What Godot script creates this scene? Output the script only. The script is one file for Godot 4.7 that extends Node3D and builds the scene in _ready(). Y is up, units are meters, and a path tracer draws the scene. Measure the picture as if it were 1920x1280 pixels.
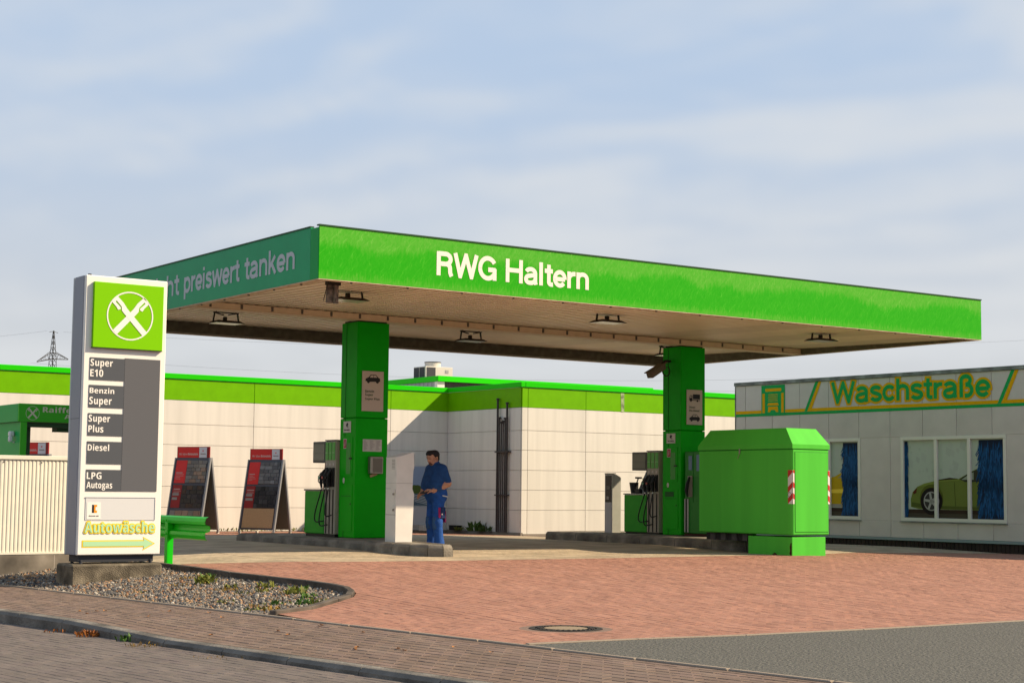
extends Node3D
# A canopied filling station seen from across the street. X runs along the canopy front, Z towards the viewer, metres.

var used := {}
var mats := {}
var texs := {}
var rng := RandomNumberGenerator.new()
const CAM := Vector3(-11.65514, 1.02, 21.65032)
const CR := Vector3(0.8181591, 0.0105917, 0.5748943)
const CU := Vector3(-0.0604069, 0.9958808, 0.0676201)
const CF := Vector3(0.5718099, 0.0900516, -0.8154288)

# ---------------------------------------------------------------- mesh building
class MB:
	var v := PackedVector3Array()
	var n := PackedVector3Array()
	var c := PackedColorArray()
	var uv := PackedVector2Array()
	var col := Color.WHITE
	var xf := Transform3D.IDENTITY
	func tri(a: Vector3, b: Vector3, d: Vector3) -> void:   # anticlockwise seen from outside
		var a2 := xf * a
		var b2 := xf * b
		var d2 := xf * d
		var nn := (b2 - a2).cross(d2 - a2).normalized()
		v.append(a2); v.append(d2); v.append(b2)
		for i in 3:
			n.append(nn); c.append(col); uv.append(Vector2.ZERO)
	func tris(a: Vector3, b: Vector3, d: Vector3, na: Vector3, nb: Vector3, nd: Vector3) -> void:
		v.append(xf * a); v.append(xf * d); v.append(xf * b)
		n.append((xf.basis * na).normalized()); n.append((xf.basis * nd).normalized()); n.append((xf.basis * nb).normalized())
		for i in 3:
			c.append(col); uv.append(Vector2.ZERO)
	func quad(a: Vector3, b: Vector3, d: Vector3, e: Vector3) -> void:
		tri(a, b, d); tri(a, d, e)
	func quad_uv(a: Vector3, b: Vector3, d: Vector3, e: Vector3) -> void:
		var k := uv.size()
		quad(a, b, d, e)
		var w := [Vector2(0, 1), Vector2(1, 0), Vector2(1, 1), Vector2(0, 1), Vector2(0, 0), Vector2(1, 0)]
		for i in 6:
			uv[k + i] = w[i]
	func box(at: Vector3, size: Vector3, bevel := 0.0, basis := Basis.IDENTITY) -> void:
		var h := size * 0.5
		var b := minf(bevel, minf(h.x, minf(h.y, h.z)) * 0.9)
		var keep := xf
		xf = xf * Transform3D(basis, at)
		var p := func(face: int, sx: float, sy: float, sz: float) -> Vector3:
			return Vector3(sx * (h.x - (0.0 if face == 0 else b)), sy * (h.y - (0.0 if face == 1 else b)), sz * (h.z - (0.0 if face == 2 else b)))
		for s in [-1.0, 1.0]:
			var f := [[p.call(0, s, -1, -s), p.call(0, s, -1, s), p.call(0, s, 1, s), p.call(0, s, 1, -s)],
				[p.call(1, -s, s, -1), p.call(1, -s, s, 1), p.call(1, s, s, 1), p.call(1, s, s, -1)],
				[p.call(2, -s, -1, s), p.call(2, s, -1, s), p.call(2, s, 1, s), p.call(2, -s, 1, s)]]
			for i in 3:
				var q: Array = f[i]
				var nn: Vector3 = (q[1] - q[0]).cross(q[2] - q[0])
				if nn[i] * s < 0:
					quad(q[3], q[2], q[1], q[0])
				else:
					quad(q[0], q[1], q[2], q[3])
		if b > 0.0:
			for s in [-1.0, 1.0]:
				for t in [-1.0, 1.0]:
					_out(p.call(0, s, t, -1), p.call(0, s, t, 1), p.call(1, s, t, 1), p.call(1, s, t, -1), Vector3(s, t, 0))
					_out(p.call(1, -1, s, t), p.call(1, 1, s, t), p.call(2, 1, s, t), p.call(2, -1, s, t), Vector3(0, s, t))
					_out(p.call(0, s, -1, t), p.call(0, s, 1, t), p.call(2, s, 1, t), p.call(2, s, -1, t), Vector3(s, 0, t))
					for u in [-1.0, 1.0]:
						var a: Vector3 = p.call(0, s, t, u)
						var bb: Vector3 = p.call(1, s, t, u)
						var d: Vector3 = p.call(2, s, t, u)
						if (bb - a).cross(d - a).dot(Vector3(s, t, u)) > 0: tri(a, bb, d)
						else: tri(a, d, bb)
		xf = keep
	func _out(a: Vector3, b: Vector3, d: Vector3, e: Vector3, dir: Vector3) -> void:
		if (b - a).cross(d - a).dot(dir) > 0: quad(a, b, d, e)
		else: quad(e, d, b, a)
	func bar(a: Vector3, b: Vector3, w: float, t: float, bevel := 0.0) -> void:   # a rectangular bar between two points
		var z := (b - a).normalized()
		var x := Vector3.UP.cross(z)
		x = Vector3.RIGHT if x.length() < 0.01 else x.normalized()
		box((a + b) * 0.5, Vector3(w, t, a.distance_to(b)), bevel, Basis(x, z.cross(x), z))
	func tube(pts: PackedVector3Array, radii: PackedFloat32Array, sides := 8, caps := true) -> void:
		var rings: Array = []
		var norms: Array = []
		var side := Vector3.ZERO
		for i in pts.size():
			var dir := (pts[mini(i + 1, pts.size() - 1)] - pts[maxi(i - 1, 0)]).normalized()
			if side == Vector3.ZERO:
				side = dir.cross(Vector3.UP if absf(dir.y) < 0.9 else Vector3.RIGHT).normalized()
			side = (side - dir * side.dot(dir)).normalized()
			var up := dir.cross(side)
			var ring := PackedVector3Array()
			var nr := PackedVector3Array()
			var r: float = radii[mini(i, radii.size() - 1)]
			for k in sides:
				var a := TAU * k / sides
				var d := side * cos(a) + up * sin(a)
				nr.append(d); ring.append(pts[i] + d * r)
			rings.append(ring); norms.append(nr)
		for i in pts.size() - 1:
			for k in sides:
				var m := (k + 1) % sides
				tris(rings[i][k], rings[i][m], rings[i + 1][m], norms[i][k], norms[i][m], norms[i + 1][m])
				tris(rings[i][k], rings[i + 1][m], rings[i + 1][k], norms[i][k], norms[i + 1][m], norms[i + 1][k])
		if caps:
			for k in range(1, sides - 1):
				tri(rings[0][0], rings[0][k + 1], rings[0][k])
				var e := rings.size() - 1
				tri(rings[e][0], rings[e][k], rings[e][k + 1])
	func rod(a: Vector3, b: Vector3, r: float, sides := 8) -> void:
		tube(PackedVector3Array([a, b]), PackedFloat32Array([r]), sides)
	func cyl(at: Vector3, r: float, hgt: float, sides := 20, axis := Vector3.UP) -> void:
		rod(at - axis * hgt * 0.5, at + axis * hgt * 0.5, r, sides)
	func prism(poly: PackedVector2Array, depth: float) -> void:   # outline in x, y; from z = -depth to z = 0, front towards +z
		var p := poly.duplicate()
		if Geometry2D.is_polygon_clockwise(p):
			p.reverse()
		var ix := Geometry2D.triangulate_polygon(p)
		for i in range(0, ix.size(), 3):
			var a := p[ix[i]]
			var b := p[ix[i + 1]]
			var d := p[ix[i + 2]]
			if (b - a).cross(d - a) < 0:
				var s := b; b = d; d = s
			tri(Vector3(a.x, a.y, 0), Vector3(b.x, b.y, 0), Vector3(d.x, d.y, 0))
			if depth > 0.0:
				tri(Vector3(a.x, a.y, -depth), Vector3(d.x, d.y, -depth), Vector3(b.x, b.y, -depth))
		if depth > 0.0:
			for i in p.size():
				var a := p[i]
				var b := p[(i + 1) % p.size()]
				quad(Vector3(a.x, a.y, -depth), Vector3(b.x, b.y, -depth), Vector3(b.x, b.y, 0), Vector3(a.x, a.y, 0))
	func ellipsoid(at: Vector3, r: Vector3, su := 12, sv := 8) -> void:
		for i in sv:
			for k in su:
				var q: Array = []
				for d in [[0, 0], [1, 0], [1, 1], [0, 1]]:
					var t: float = PI * (i + d[1]) / sv - PI / 2
					var a: float = TAU * (k + d[0]) / su
					q.append(Vector3(cos(t) * cos(a), sin(t), -cos(t) * sin(a)))
				var f := func(u: Vector3) -> Vector3: return (u / r).normalized()
				tris(at + q[0] * r, at + q[1] * r, at + q[2] * r, f.call(q[0]), f.call(q[1]), f.call(q[2]))
				tris(at + q[0] * r, at + q[2] * r, at + q[3] * r, f.call(q[0]), f.call(q[2]), f.call(q[3]))
	func add_mesh(m: ArrayMesh, t: Transform3D) -> void:
		var a := m.surface_get_arrays(0)
		var pv: PackedVector3Array = a[Mesh.ARRAY_VERTEX]
		var pn: PackedVector3Array = a[Mesh.ARRAY_NORMAL]
		for i in pv.size():
			v.append(t * pv[i]); n.append((t.basis * pn[i]).normalized()); c.append(col); uv.append(Vector2.ZERO)
	func mesh() -> ArrayMesh:
		var a := []
		a.resize(Mesh.ARRAY_MAX)
		a[Mesh.ARRAY_VERTEX] = v
		a[Mesh.ARRAY_NORMAL] = n
		a[Mesh.ARRAY_COLOR] = c
		a[Mesh.ARRAY_TEX_UV] = uv
		var m := ArrayMesh.new()
		m.add_surface_from_arrays(Mesh.PRIMITIVE_TRIANGLES, a)
		return m

func numbered(called: String) -> String:
	if not used.has(called):
		used[called] = 0
		return called
	used[called] += 1
	return "%s_%03d" % [called, used[called]]

func part(called: String, mb: MB, m: Material, parent: Node = self) -> MeshInstance3D:
	return put(called, mb.mesh(), m, parent)

func put(called: String, mesh: Mesh, m: Material, parent: Node = self) -> MeshInstance3D:
	var o := MeshInstance3D.new()
	if parent == self:
		o.name = numbered(called)
	else:
		var key := str(parent.get_instance_id()) + called
		used[key] = used.get(key, -1) + 1
		o.name = called if used[key] == 0 else "%s_%03d" % [called, used[key]]
	o.mesh = mesh
	o.material_override = m
	parent.add_child(o, true)
	return o

func thing(called: String, label: String, category: String, at := Vector3.ZERO, turn := 0.0, group := "") -> Node3D:
	var o := Node3D.new()
	o.name = numbered(called)
	add_child(o)
	o.position = at
	o.rotation.y = turn
	tag(o, label, category, group)
	return o

func tag(o: Node, label: String, category: String, group := "") -> void:
	o.set_meta("label", label)
	o.set_meta("category", category)
	if group:
		o.set_meta("group", group)

func structure(o: Node, label := "") -> void:
	o.set_meta("kind", "structure")
	if label:
		o.set_meta("label", label)

func copy(o: Node3D, at: Vector3, turn: float, label: String) -> Node3D:
	var d: Node3D = o.duplicate()
	var base := String(o.name).rstrip("0123456789").rstrip("_")
	d.name = numbered(base)
	add_child(d)
	d.position = at
	d.rotation.y = turn
	d.set_meta("label", label)
	return d

# ---------------------------------------------------------------- materials
func noise_tex(key: String, kind: int, freq: float, octaves: int, lo: float, hi: float, size := 512, normal := false, bump := 4.0) -> NoiseTexture2D:
	if texs.has(key):
		return texs[key]
	var f := FastNoiseLite.new()
	f.seed = key.hash() % 1000
	f.noise_type = kind as FastNoiseLite.NoiseType
	f.frequency = freq
	f.fractal_octaves = octaves
	var t := NoiseTexture2D.new()
	t.width = size; t.height = size
	t.seamless = true
	t.noise = f
	if normal:
		t.as_normal_map = true
		t.bump_strength = bump
	else:
		var g := Gradient.new()
		g.set_color(0, Color(lo, lo, lo)); g.set_color(1, Color(hi, hi, hi))
		t.color_ramp = g
	texs[key] = t
	return t

func tex(kind: String) -> Texture2D:
	match kind:
		"grain": return noise_tex("grain", FastNoiseLite.TYPE_SIMPLEX, 0.09, 4, 0.72, 1.0)
		"speckle": return noise_tex("speckle", FastNoiseLite.TYPE_VALUE, 0.45, 2, 0.42, 1.0)
		"blotch": return noise_tex("blotch", FastNoiseLite.TYPE_SIMPLEX_SMOOTH, 0.012, 6, 0.74, 1.0)
		"worn": return noise_tex("worn", FastNoiseLite.TYPE_SIMPLEX_SMOOTH, 0.009, 7, 0.89, 1.03, 1024)
		"streak": return noise_tex("streak", FastNoiseLite.TYPE_SIMPLEX_SMOOTH, 0.012, 5, 0.94, 1.02)
		"cloth": return noise_tex("cloth", FastNoiseLite.TYPE_SIMPLEX_SMOOTH, 0.02, 3, 0.8, 1.05)
		"stain": return noise_tex("stain", FastNoiseLite.TYPE_PERLIN, 0.008, 5, 0.5, 1.0)
		"soft": return noise_tex("soft", FastNoiseLite.TYPE_SIMPLEX_SMOOTH, 0.01, 5, 0.94, 1.0)
	return null

func M(key: String, lin: Color, rough := 0.6, kind := "", scale := 1.0, metal := 0.0, bump := 0.0, spec := 0.34) -> StandardMaterial3D:
	if mats.has(key):
		return mats[key]
	var m := StandardMaterial3D.new()
	m.resource_name = key
	m.albedo_color = lin.linear_to_srgb()
	m.roughness = rough
	m.metallic = metal
	m.metallic_specular = spec
	m.vertex_color_use_as_albedo = true
	if kind != "":
		m.albedo_texture = tex(kind)
		m.uv1_triplanar = true
		m.uv1_world_triplanar = true
		m.uv1_scale = Vector3(scale, scale * 0.06, scale) if kind == "streak" else Vector3.ONE * scale
		if bump > 0.0:
			m.normal_enabled = true
			m.normal_texture = noise_tex("bumps", FastNoiseLite.TYPE_SIMPLEX, 0.06, 4, 0, 1, 512, true, 6.0)
			m.normal_scale = bump
	mats[key] = m
	return m

var font_bold: SystemFont
var font_plain: SystemFont

func text_mesh(s: String, w: float, hgt: float, depth: float, bold := true) -> ArrayMesh:   # lower left of the ink at the origin, fitted to w x hgt
	var t := TextMesh.new()
	t.text = s
	t.font = font_bold if bold else font_plain
	t.font_size = 64
	t.pixel_size = 0.01
	t.depth = 0.05
	t.curve_step = 1.0
	var a := t.get_mesh_arrays()
	var pv: PackedVector3Array = a[Mesh.ARRAY_VERTEX]
	var ix: PackedInt32Array = a[Mesh.ARRAY_INDEX] if a[Mesh.ARRAY_INDEX] != null else PackedInt32Array()
	var pn: PackedVector3Array = a[Mesh.ARRAY_NORMAL]
	var lo := Vector3.ONE * 1e9
	var hi := Vector3.ONE * -1e9
	for p in pv:
		lo = lo.min(p); hi = hi.max(p)
	var k := Vector3(w / (hi.x - lo.x), hgt / (hi.y - lo.y), depth / 0.05)
	var mb := MB.new()
	var order := ix if ix.size() else PackedInt32Array(range(pv.size()))
	for i in order:
		mb.v.append(Vector3((pv[i].x - lo.x) * k.x, (pv[i].y - lo.y) * k.y, (pv[i].z - lo.z) * k.z))
		mb.n.append((pn[i] / k).normalized())
		mb.c.append(Color.WHITE); mb.uv.append(Vector2.ZERO)
	return mb.mesh()

func lettering(called: String, s: String, xf: Transform3D, w: float, hgt: float, m: Material, parent: Node, depth := 0.006, bold := true) -> MeshInstance3D:
	var o := put(called, text_mesh(s, w, hgt, depth, bold), m, parent)
	o.transform = xf
	return o

# letters with a border: the same letters pushed out all round, each a little behind the other
func bordered(s: String, xf: Transform3D, w: float, hgt: float, edge: float, m_in: Material, m_out: Material, parent: Node) -> void:
	var t := text_mesh(s, w, hgt, 0.003)
	var o := put("lettering", t, m_in, parent)
	o.transform = xf * Transform3D(Basis.IDENTITY, Vector3(0, 0, 0.009))
	var mb := MB.new()
	for i in 14:
		var a := TAU * i / 14
		mb.add_mesh(t, Transform3D(Basis.IDENTITY, Vector3(cos(a) * edge, sin(a) * edge, 0.0004 * i)))
	var b := part("lettering_border", mb, m_out, parent)
	b.transform = xf

const FACE_W := Basis(Vector3(0, 0, 1), Vector3(0, 1, 0), Vector3(-1, 0, 0))   # a board that faces -X

# ---------------------------------------------------------------- ground shape
func lerpk(t: float, xs: Array, ys: Array) -> float:
	if t <= xs[0]:
		return ys[0]
	for i in range(1, xs.size()):
		if t <= xs[i]:
			return lerpf(ys[i - 1], ys[i], (t - xs[i - 1]) / (xs[i] - xs[i - 1]))
	return ys[-1]

func gh(x: float, z: float) -> float:
	var a := lerpk(z, [-17.0, -8.0, -4.5, -2.0, 0.2, 8.7], [-0.06, 0.0, 0.0, -0.055, -0.055, -0.335])
	var b := lerpk(x, [-4.2, -3.3, -1.5, 0.0, 3.0, 10.0, 18.0, 24.0], [-0.28, -0.19, -0.045, 0.0, 0.0, -0.03, -0.17, -0.25])
	return maxf(-0.34, a + b)

func inner_x(z: float) -> float: return -4.05 + 0.105 * z
func kerb_x(z: float) -> float: return -5.72 + 0.125 * (z - 3.8)
func kerb_y(z: float) -> float: return lerpk(z, [5.0, 7.0], [-0.335, -0.392])
func walk_h(x: float, z: float) -> float:
	var a := inner_x(z)
	var b := kerb_x(z)
	return lerpf(-0.345, kerb_y(z), smoothstep(0.2, 1.0, (a - x) / (a - b)))
func road_h(_x: float, _z: float) -> float: return -0.455

func on(x: float, z: float, dy := 0.0) -> Vector3: return Vector3(x, gh(x, z) + dy, z)

func in_frame(p: Vector3, margin := 1.0) -> bool:
	var d := p - CAM
	var z := d.dot(CF)
	return z > 1.0 and absf(d.dot(CR) / z) < 0.3093 * margin and absf(d.dot(CU) / z) < 0.2062 * margin

func drape(poly: PackedVector2Array, step: float, hf: Callable, dy: float) -> MB:
	var mb := MB.new()
	var lo := Vector2.ONE * 1e9
	var hi := Vector2.ONE * -1e9
	for p in poly:
		lo = lo.min(p); hi = hi.max(p)
	var x := floorf(lo.x / step) * step
	while x < hi.x:
		var z := floorf(lo.y / step) * step
		while z < hi.y:
			var cell := PackedVector2Array([Vector2(x, z), Vector2(x + step, z), Vector2(x + step, z + step), Vector2(x, z + step)])
			for q in Geometry2D.intersect_polygons(poly, cell):
				drape_poly(mb, q, hf, dy)
			z += step
		x += step
	return mb

func drape_poly(mb: MB, q: PackedVector2Array, hf: Callable, dy: float) -> void:
	var ix := Geometry2D.triangulate_polygon(q)
	for i in range(0, ix.size(), 3):
		var a := q[ix[i]]
		var b := q[ix[i + 1]]
		var d := q[ix[i + 2]]
		if (b - a).cross(d - a) > 0:
			var s := b; b = d; d = s
		mb.tri(Vector3(a.x, hf.call(a.x, a.y) + dy, a.y), Vector3(b.x, hf.call(b.x, b.y) + dy, b.y), Vector3(d.x, hf.call(d.x, d.y) + dy, d.y))

func paver_mesh(lx: float, lz: float, gap: float, tone: Color) -> ArrayMesh:
	var mb := MB.new()
	mb.col = tone
	var x := (lx - gap) * 0.5
	var z := (lz - gap) * 0.5
	var b := 0.006 if gap > 0.005 else 0.003
	var d := 0.014
	var t := [Vector3(-x + b, 0, z - b), Vector3(x - b, 0, z - b), Vector3(x - b, 0, -z + b), Vector3(-x + b, 0, -z + b)]
	var s := [Vector3(-x, -b, z), Vector3(x, -b, z), Vector3(x, -b, -z), Vector3(-x, -b, -z)]
	mb.quad(t[0], t[1], t[2], t[3])
	for i in 4:
		var k := (i + 1) % 4
		mb.quad(s[i], s[k], t[k], t[i])
		mb.quad(s[i] - Vector3(0, d, 0), s[k] - Vector3(0, d, 0), s[k], s[i])
	return mb.mesh()

# lays stones in running bond over a polygon (x, z); the nearest ones in view become parts, the others one joined part
func lay(parent: Node3D, called: String, poly: PackedVector2Array, turn: float, lx: float, lz: float, gap: float, hf: Callable, tones: Array, m: Material, singles: int, hole := PackedVector2Array(), lift := 0.0) -> void:
	var meshes := []
	for t in tones:
		meshes.append(paver_mesh(lx, lz, gap, t))
	var fwd := Vector2(cos(turn), sin(turn))
	var side := Vector2(-sin(turn), cos(turn))
	var lo := Vector2.ONE * 1e9
	var hi := Vector2.ONE * -1e9
	for p in poly:
		var q := Vector2(p.dot(fwd), p.dot(side))
		lo = lo.min(q); hi = hi.max(q)
	var whole := []
	var rest := MB.new()
	var row := int(floor(lo.y / lz))
	while row * lz < hi.y:
		var cx := floorf(lo.x / lx) * lx + (lx * 0.5 if row % 2 else 0.0) - lx
		while cx < hi.x + lx:
			var ctr := fwd * cx + side * (row * lz)
			cx += lx
			var inside := 0
			var cell := PackedVector2Array()
			for k in [[-1, -1], [1, -1], [1, 1], [-1, 1]]:
				var q: Vector2 = ctr + fwd * (k[0] * (lx - gap) * 0.5) + side * (k[1] * (lz - gap) * 0.5)
				cell.append(q)
				if Geometry2D.is_point_in_polygon(q, poly):
					inside += 1
			if inside == 0:
				continue
			var tone := rng.randi() % tones.size()
			if hole.size() and inside == 4 and Geometry2D.intersect_polygons(cell, hole).size():
				rest.col = tones[tone]
				for q in Geometry2D.clip_polygons(cell, hole):
					drape_poly(rest, q, hf, lift)
				continue
			if inside == 4:
				var y: float = hf.call(ctr.x, ctr.y)
				var e := 0.05
				var nx: float = (hf.call(ctr.x + e, ctr.y) - hf.call(ctr.x - e, ctr.y)) / (2 * e)
				var nz: float = (hf.call(ctr.x, ctr.y + e) - hf.call(ctr.x, ctr.y - e)) / (2 * e)
				var up := Vector3(-nx + rng.randf_range(-0.008, 0.008), 1, -nz + rng.randf_range(-0.008, 0.008)).normalized()
				var bx := Vector3(fwd.x, 0, fwd.y)
				bx = (bx - up * bx.dot(up)).normalized()
				var xf := Transform3D(Basis(bx, up, bx.cross(up)), Vector3(ctr.x, y + lift + rng.randf_range(-0.0015, 0.0015), ctr.y))
				whole.append([xf, tone, CAM.distance_to(xf.origin) if in_frame(xf.origin) else 1e6])
			else:
				for q in Geometry2D.intersect_polygons(poly, cell):
					rest.col = tones[tone]
					drape_poly(rest, q, hf, lift)
		row += 1
	whole.sort_custom(func(a, b): return a[2] < b[2])
	for i in whole.size():
		var w: Array = whole[i]
		if i < singles and w[2] < 1e5:
			var o := put(called, meshes[w[1]], m, parent)
			o.transform = w[0]
		else:
			var mm: ArrayMesh = meshes[w[1]]
			rest.col = tones[w[1]]
			rest.add_mesh(mm, w[0])
	if rest.v.size():
		var o := part(called + "_field", rest, m, parent)
		o.set_meta("kind", "stuff")

# ---------------------------------------------------------------- plain grotesque letters, drawn as strokes (capital height 1)
func _arc(cx: float, cy: float, rx: float, ry: float, a0: float, a1: float) -> Array:
	var o := []
	var n := maxi(4, int(absf(a1 - a0) / 12.0))
	for i in n + 1:
		var a := deg_to_rad(lerpf(a0, a1, float(i) / n))
		o.append(Vector2(cx + cos(a) * rx, cy + sin(a) * ry))
	return o

func _glyph(ch: String) -> Array:   # [advance, strokes]
	var s := 0.085
	match ch:
		"R": return [0.75, [[Vector2(s, 0), Vector2(s, 1)], [Vector2(s, 1 - s), Vector2(0.40, 1 - s)] + _arc(0.40, 0.705, 0.215, 0.21, 88, -90) + [Vector2(s, 0.495)], [Vector2(0.38, 0.495)] + _arc(0.42, 0.34, 0.17, 0.155, 80, 0) + [Vector2(0.60, 0.14), Vector2(0.66, 0.0)]]]
		"W": return [1.12, [[Vector2(0.07, 1), Vector2(0.30, 0.06), Vector2(0.555, 0.93), Vector2(0.81, 0.06), Vector2(1.04, 1)]]]
		"G": return [0.86, [_arc(0.44, 0.5, 0.355, 0.425, 32, 180), _arc(0.44, 0.5, 0.355, 0.425, 178, 338), [Vector2(0.46, 0.445), Vector2(0.80, 0.445)], [Vector2(0.755, 0.5), Vector2(0.755, 0.0)]]]
		"H": return [0.80, [[Vector2(s, 0), Vector2(s, 1)], [Vector2(0.66, 0), Vector2(0.66, 1)], [Vector2(s, 0.53), Vector2(0.66, 0.53)]]]
		"a": return [0.64, [_arc(0.285, 0.475, 0.205, 0.18, 158, 0) + [Vector2(0.49, 0.12), Vector2(0.515, 0.0)], [Vector2(0.49, 0.42), Vector2(0.27, 0.375)] + _arc(0.24, 0.215, 0.165, 0.15, 95, 270) + _arc(0.28, 0.26, 0.21, 0.195, 275, 350)]]
		"l": return [0.26, [[Vector2(0.1, 0), Vector2(0.1, 1)]]]
		"t": return [0.38, [[Vector2(0.185, 0.93), Vector2(0.185, 0.2)] + _arc(0.29, 0.175, 0.105, 0.1, 190, 270) + [Vector2(0.37, 0.08)], [Vector2(0.0, 0.655), Vector2(0.36, 0.655)]]]
		"e": return [0.61, [[Vector2(0.09, 0.35), Vector2(0.52, 0.35)], _arc(0.295, 0.365, 0.225, 0.29, -4, 182), _arc(0.295, 0.365, 0.225, 0.29, 178, 322)]]
		"r": return [0.41, [[Vector2(0.1, 0), Vector2(0.1, 0.73)], _arc(0.34, 0.40, 0.24, 0.24, 180, 92) + [Vector2(0.39, 0.64)]]]
		"n": return [0.63, [[Vector2(0.1, 0), Vector2(0.1, 0.73)], _arc(0.305, 0.44, 0.205, 0.215, 180, 0) + [Vector2(0.51, 0.0)]]]
		"h": return [0.63, [[Vector2(0.1, 0), Vector2(0.1, 1)], _arc(0.305, 0.44, 0.205, 0.215, 180, 0) + [Vector2(0.51, 0.0)]]]
		"c": return [0.57, [_arc(0.295, 0.365, 0.225, 0.29, 36, 182), _arc(0.295, 0.365, 0.225, 0.29, 178, 324)]]
		"p": return [0.64, [[Vector2(0.1, -0.28), Vector2(0.1, 0.73)], _arc(0.31, 0.365, 0.225, 0.29, 200, -2), _arc(0.31, 0.365, 0.225, 0.29, 2, -200)]]
		"i": return [0.26, [[Vector2(0.1, 0), Vector2(0.1, 0.73)], [Vector2(0.1, 0.85), Vector2(0.1, 1.0)]]]
		"s": return [0.56, [_arc(0.27, 0.525, 0.185, 0.13, 12, 255) + [Vector2(0.30, 0.372)] + _arc(0.275, 0.215, 0.195, 0.14, 72, -168)]]
		"w": return [0.86, [[Vector2(0.05, 0.73), Vector2(0.215, 0.06), Vector2(0.42, 0.68), Vector2(0.625, 0.06), Vector2(0.79, 0.73)]]]
		"k": return [0.58, [[Vector2(0.1, 0), Vector2(0.1, 1)], [Vector2(0.47, 0.73), Vector2(0.13, 0.32)], [Vector2(0.24, 0.44), Vector2(0.51, 0.0)]]]
		"ß": return [0.66, [[Vector2(0.1, 0), Vector2(0.1, 0.74)] + _arc(0.28, 0.74, 0.18, 0.18, 180, -40) + [Vector2(0.28, 0.545)], [Vector2(0.27, 0.545), Vector2(0.33, 0.545)] + _arc(0.33, 0.31, 0.19, 0.235, 88, -92) + [Vector2(0.24, 0.075)]]]
	return [0.32, []]

# fits the word into w x hgt (capital height); grow widens every stroke for a border
func strokes(word: String, w: float, hgt: float, weight: float, grow: float, mb: MB, z: float) -> void:
	var adv := 0.0
	for ch in word:
		adv += _glyph(ch)[0]
	var kx := w / (adv - 0.08)
	var x := 0.0
	var n := 0
	for ch in word:
		var g := _glyph(ch)
		for st in g[1]:
			var line := PackedVector2Array()
			for p in st:
				line.append(Vector2((x + p.x) * kx, p.y * hgt))
			var half := weight * hgt * 0.5 + grow
			if grow > 0.0:   # square ends grow too
				var e := line.size() - 1
				line[0] -= (line[1] - line[0]).normalized() * grow
				line[e] += (line[e] - line[e - 1]).normalized() * grow
			for q in Geometry2D.offset_polyline(line, half, Geometry2D.JOIN_MITER if ch in ["W", "w"] else Geometry2D.JOIN_ROUND, Geometry2D.END_BUTT):
				if Geometry2D.is_polygon_clockwise(q):
					continue
				mb.xf = Transform3D(Basis.IDENTITY, Vector3(0, 0, z + 0.0004 * (n % 5)))
				mb.prism(q, 0.0)
			n += 1
		x += g[0]

func word(called: String, s: String, xf: Transform3D, w: float, hgt: float, m: Material, parent: Node, weight := 0.17) -> void:
	var mb := MB.new()
	strokes(s, w, hgt, weight, 0.0, mb, 0.0)
	var o := part(called, mb, m, parent)
	o.transform = xf

# ---------------------------------------------------------------- small builders
func emblem(called: String, at: Transform3D, r: float, m: Material, parent: Node) -> void:
	var mb := MB.new()
	var k := 48
	for i in k:
		var a := TAU * i / k
		var b := TAU * (i + 1) / k
		for rr in [[r, r * 0.945]]:
			mb.quad(Vector3(cos(a) * rr[1], sin(a) * rr[1], 0.004), Vector3(cos(a) * rr[0], sin(a) * rr[0], 0.004), Vector3(cos(b) * rr[0], sin(b) * rr[0], 0.004), Vector3(cos(b) * rr[1], sin(b) * rr[1], 0.004))
	var pts := [[-0.74, -0.63], [-0.56, -0.79], [0.26, 0.08], [0.36, 0.2], [0.38, 0.37], [0.6, 0.6], [0.65, 0.55], [0.42, 0.33], [0.42, 0.26], [0.53, 0.22], [0.6, 0.34], [0.82, 0.56], [0.58, 0.8], [0.3, 0.53], [0.14, 0.3]]
	for s in [1.0, -1.0]:
		var p := PackedVector2Array()
		for q in pts:
			p.append(Vector2(q[0] * s, q[1]) * r)
		mb.xf = Transform3D(Basis.IDENTITY, Vector3(0, 0, 0.004 if s > 0 else 0.005))
		mb.prism(p, 0.0)
	var o := part(called, mb, m, parent)
	o.transform = at

func car_icon(mb: MB, win: MB, w: float) -> void:   # a hatchback from the side, nose to the left; lower left at the origin
	var p := PackedVector2Array()
	for q in [[0.0, 0.12], [0.02, 0.26], [0.2, 0.33], [0.36, 0.5], [0.7, 0.5], [0.86, 0.34], [0.97, 0.29], [0.99, 0.12], [0.93, 0.1], [0.86, 0.1], [0.3, 0.08], [0.1, 0.1]]:
		p.append(Vector2(q[0], q[1]) * w)
	mb.prism(p, 0.0)
	for x in [0.2, 0.8]:
		var c := PackedVector2Array()
		for i in 16:
			c.append((Vector2(x, 0.1) + Vector2.from_angle(TAU * i / 16) * 0.1) * w)
		var keep := mb.xf
		mb.xf = keep.translated_local(Vector3(0, 0, 0.001))
		mb.prism(c, 0.0)
		mb.xf = keep
	for q in [[[0.28, 0.33], [0.38, 0.46], [0.53, 0.46], [0.53, 0.33]], [[0.56, 0.33], [0.56, 0.46], [0.68, 0.46], [0.79, 0.34]]]:
		var g := PackedVector2Array()
		for e in q:
			g.append(Vector2(e[0], e[1]) * w)
		win.prism(g, 0.0)

func panel_box(mb: MB, lo: Vector3, hi: Vector3, bevel := 0.0) -> void:
	mb.box((lo + hi) * 0.5, hi - lo, bevel)

func bx(called: String, lo: Vector3, hi: Vector3, m: Material, parent: Node, bevel := 0.0) -> MeshInstance3D:
	var mb := MB.new()
	panel_box(mb, lo, hi, bevel)
	return part(called, mb, m, parent)

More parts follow.
